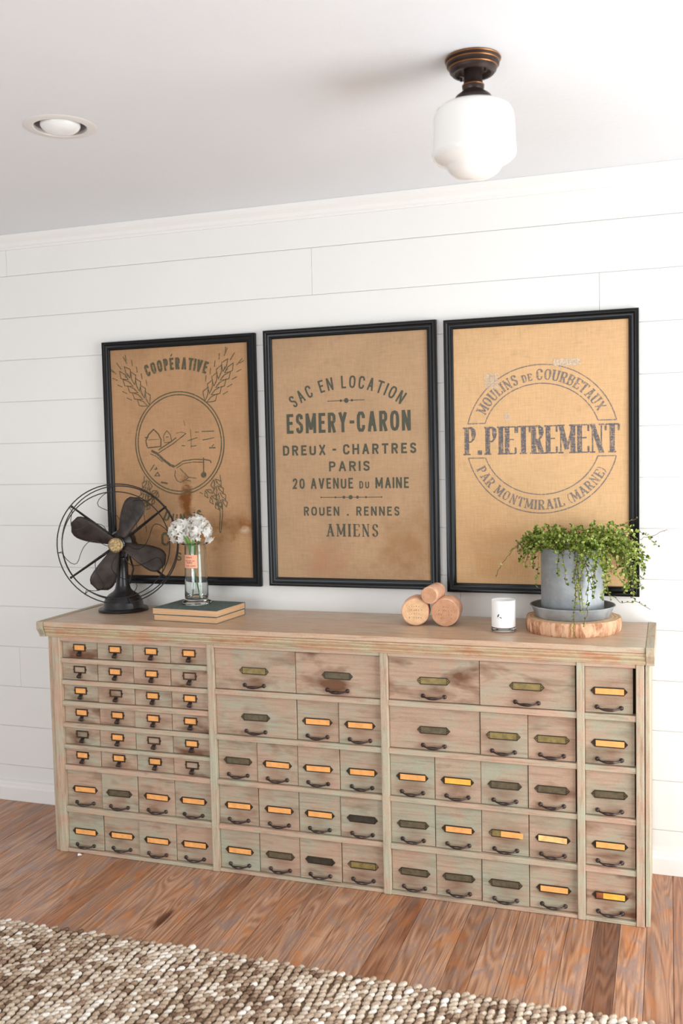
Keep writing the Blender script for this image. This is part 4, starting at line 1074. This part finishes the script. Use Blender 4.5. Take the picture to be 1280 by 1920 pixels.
# ------------------------------------------------------------------ rug
rug = thing('jute_rug', 'chunky woven natural jute rug on the wooden floor', 'rug', (1.15, -1.75, 0))
obj('backing', (MB().box(-1.70, 1.40, -1.50, .795, .0004, .006), plain('rug_backing', (128, 104, 80), .95), 0), rug)
rn = np.random.RandomState(4)
nx, ny = 141, 109; sxp, syp = .0220, .0210
# low ellipsoid
ux, um = 6, 4; ev = [(0, 0, 1)]
for i in range(1, um):
    th = PI*i/um
    for k in range(ux): ev.append((math.sin(th)*math.cos(2*PI*k/ux), math.sin(th)*math.sin(2*PI*k/ux), math.cos(th)))
ev.append((0, 0, -1)); ef = [(0, 1+k, 1+(k+1) % ux) for k in range(ux)]
for i in range(um-2):
    for k in range(ux): k2 = (k+1) % ux; a, b, c_, d = 1+i*ux+k, 1+(i+1)*ux+k, 1+(i+1)*ux+k2, 1+i*ux+k2; ef += [(a, b, c_), (a, c_, d)]
LL = 1+(um-1)*ux; ef += [(LL, 1+(um-2)*ux+(k+1) % ux, 1+(um-2)*ux+k) for k in range(ux)]
ev = np.array(ev); ef = np.array(ef); ev = ev[:, [2, 0, 1]]     # long axis along local x
ii, jj = np.meshgrid(np.arange(nx), np.arange(ny), indexing='ij'); ii = ii.ravel(); jj = jj.ravel(); K = len(ii)
wob = .004*np.sin(jj*.35+ii*.9)
px = -1.685 + ii*sxp + wob + rn.normal(0, .0016, K); py = .790 - jj*syp - (ii % 2)*syp*.5 + rn.normal(0, .0016, K) + .006*np.sin(ii*.11)
ang = np.radians(50) + rn.normal(0, .16, K); Lh = .0138*(1+rn.normal(0, .1, K)); Wh = .0104*(1+rn.normal(0, .09, K)); Hh = .0078*(1+rn.normal(0, .1, K)); tiltv = .25+rn.normal(0, .08, K)
lx = ev[None, :, 0]*Lh[:, None]; ly = ev[None, :, 1]*Wh[:, None]; lz = ev[None, :, 2]*Hh[:, None] + lx*tiltv[:, None]*.6
ca_, sa_ = np.cos(ang)[:, None], np.sin(ang)[:, None]
VV = np.stack([px[:, None]+lx*ca_-ly*sa_, py[:, None]+lx*sa_+ly*ca_, .0100+rn.normal(0, .0009, K)[:, None]+lz], -1).reshape(-1, 3)
VV[:, 2] = np.maximum(VV[:, 2], .0006)
FF = (ef[None]+(np.arange(K)*len(ev))[:, None, None]).reshape(-1, 3)
me = bpy.data.meshes.new('weave'); me.vertices.add(len(VV)); me.vertices.foreach_set('co', VV.ravel())
me.loops.add(FF.size); me.loops.foreach_set('vertex_index', FF.ravel().astype(np.int32)); me.polygons.add(len(FF))
me.polygons.foreach_set('loop_start', (np.arange(len(FF))*3).astype(np.int32)); me.polygons.foreach_set('use_smooth', np.ones(len(FF), bool)); me.update(calc_edges=True)
colv = np.clip(.5+.24*rn.normal(0, 1, K)+.10*np.sin(ii*.21+jj*.07), 0, 1)
at = me.attributes.new('rnd', 'FLOAT', 'FACE'); at.data.foreach_set('value', np.repeat(colv, len(ef)).astype(np.float32))
t = NT('jute_fibre'); an = t.node('ShaderNodeAttribute', attribute_name='rnd'); f = t.noise(t.coord((1, 1, 1), rand=False), 170, 5, .8); f2 = t.noise(t.coord((1, 1, 1), rand=False), 620, 2)
k_ = t.math('ADD', t.math('MULTIPLY', an.outputs['Fac'], .45), t.math('MULTIPLY', f, .55))
t.color(t.ramp(k_, [(.26, (104, 76, 58)), (.42, (168, 142, 118)), (.56, (208, 190, 168)), (.72, (240, 232, 220))])); t.bump(f2, .0015, .6); me.materials.append(t.set(.8, spec=.25))
obj('weave', me, rug, kind='stuff')

# ------------------------------------------------------------------ a scrap of paper on the floor
sc = obj('paper_scrap', (MB().add([(0,0,0),(.012,.002,.002),(.014,.010,.001),(.004,.013,.004),(-.003,.006,.006),(.006,.007,.007)],
    [(0,1,5),(1,2,5),(2,3,5),(3,4,5),(4,0,5),(4,3,2,1,0)]), PAPER, 0), None, (.214, -.445, .0005))
sc['label'] = 'tiny white paper scrap on the floor at the cabinet corner'; sc['category'] = 'scrap'
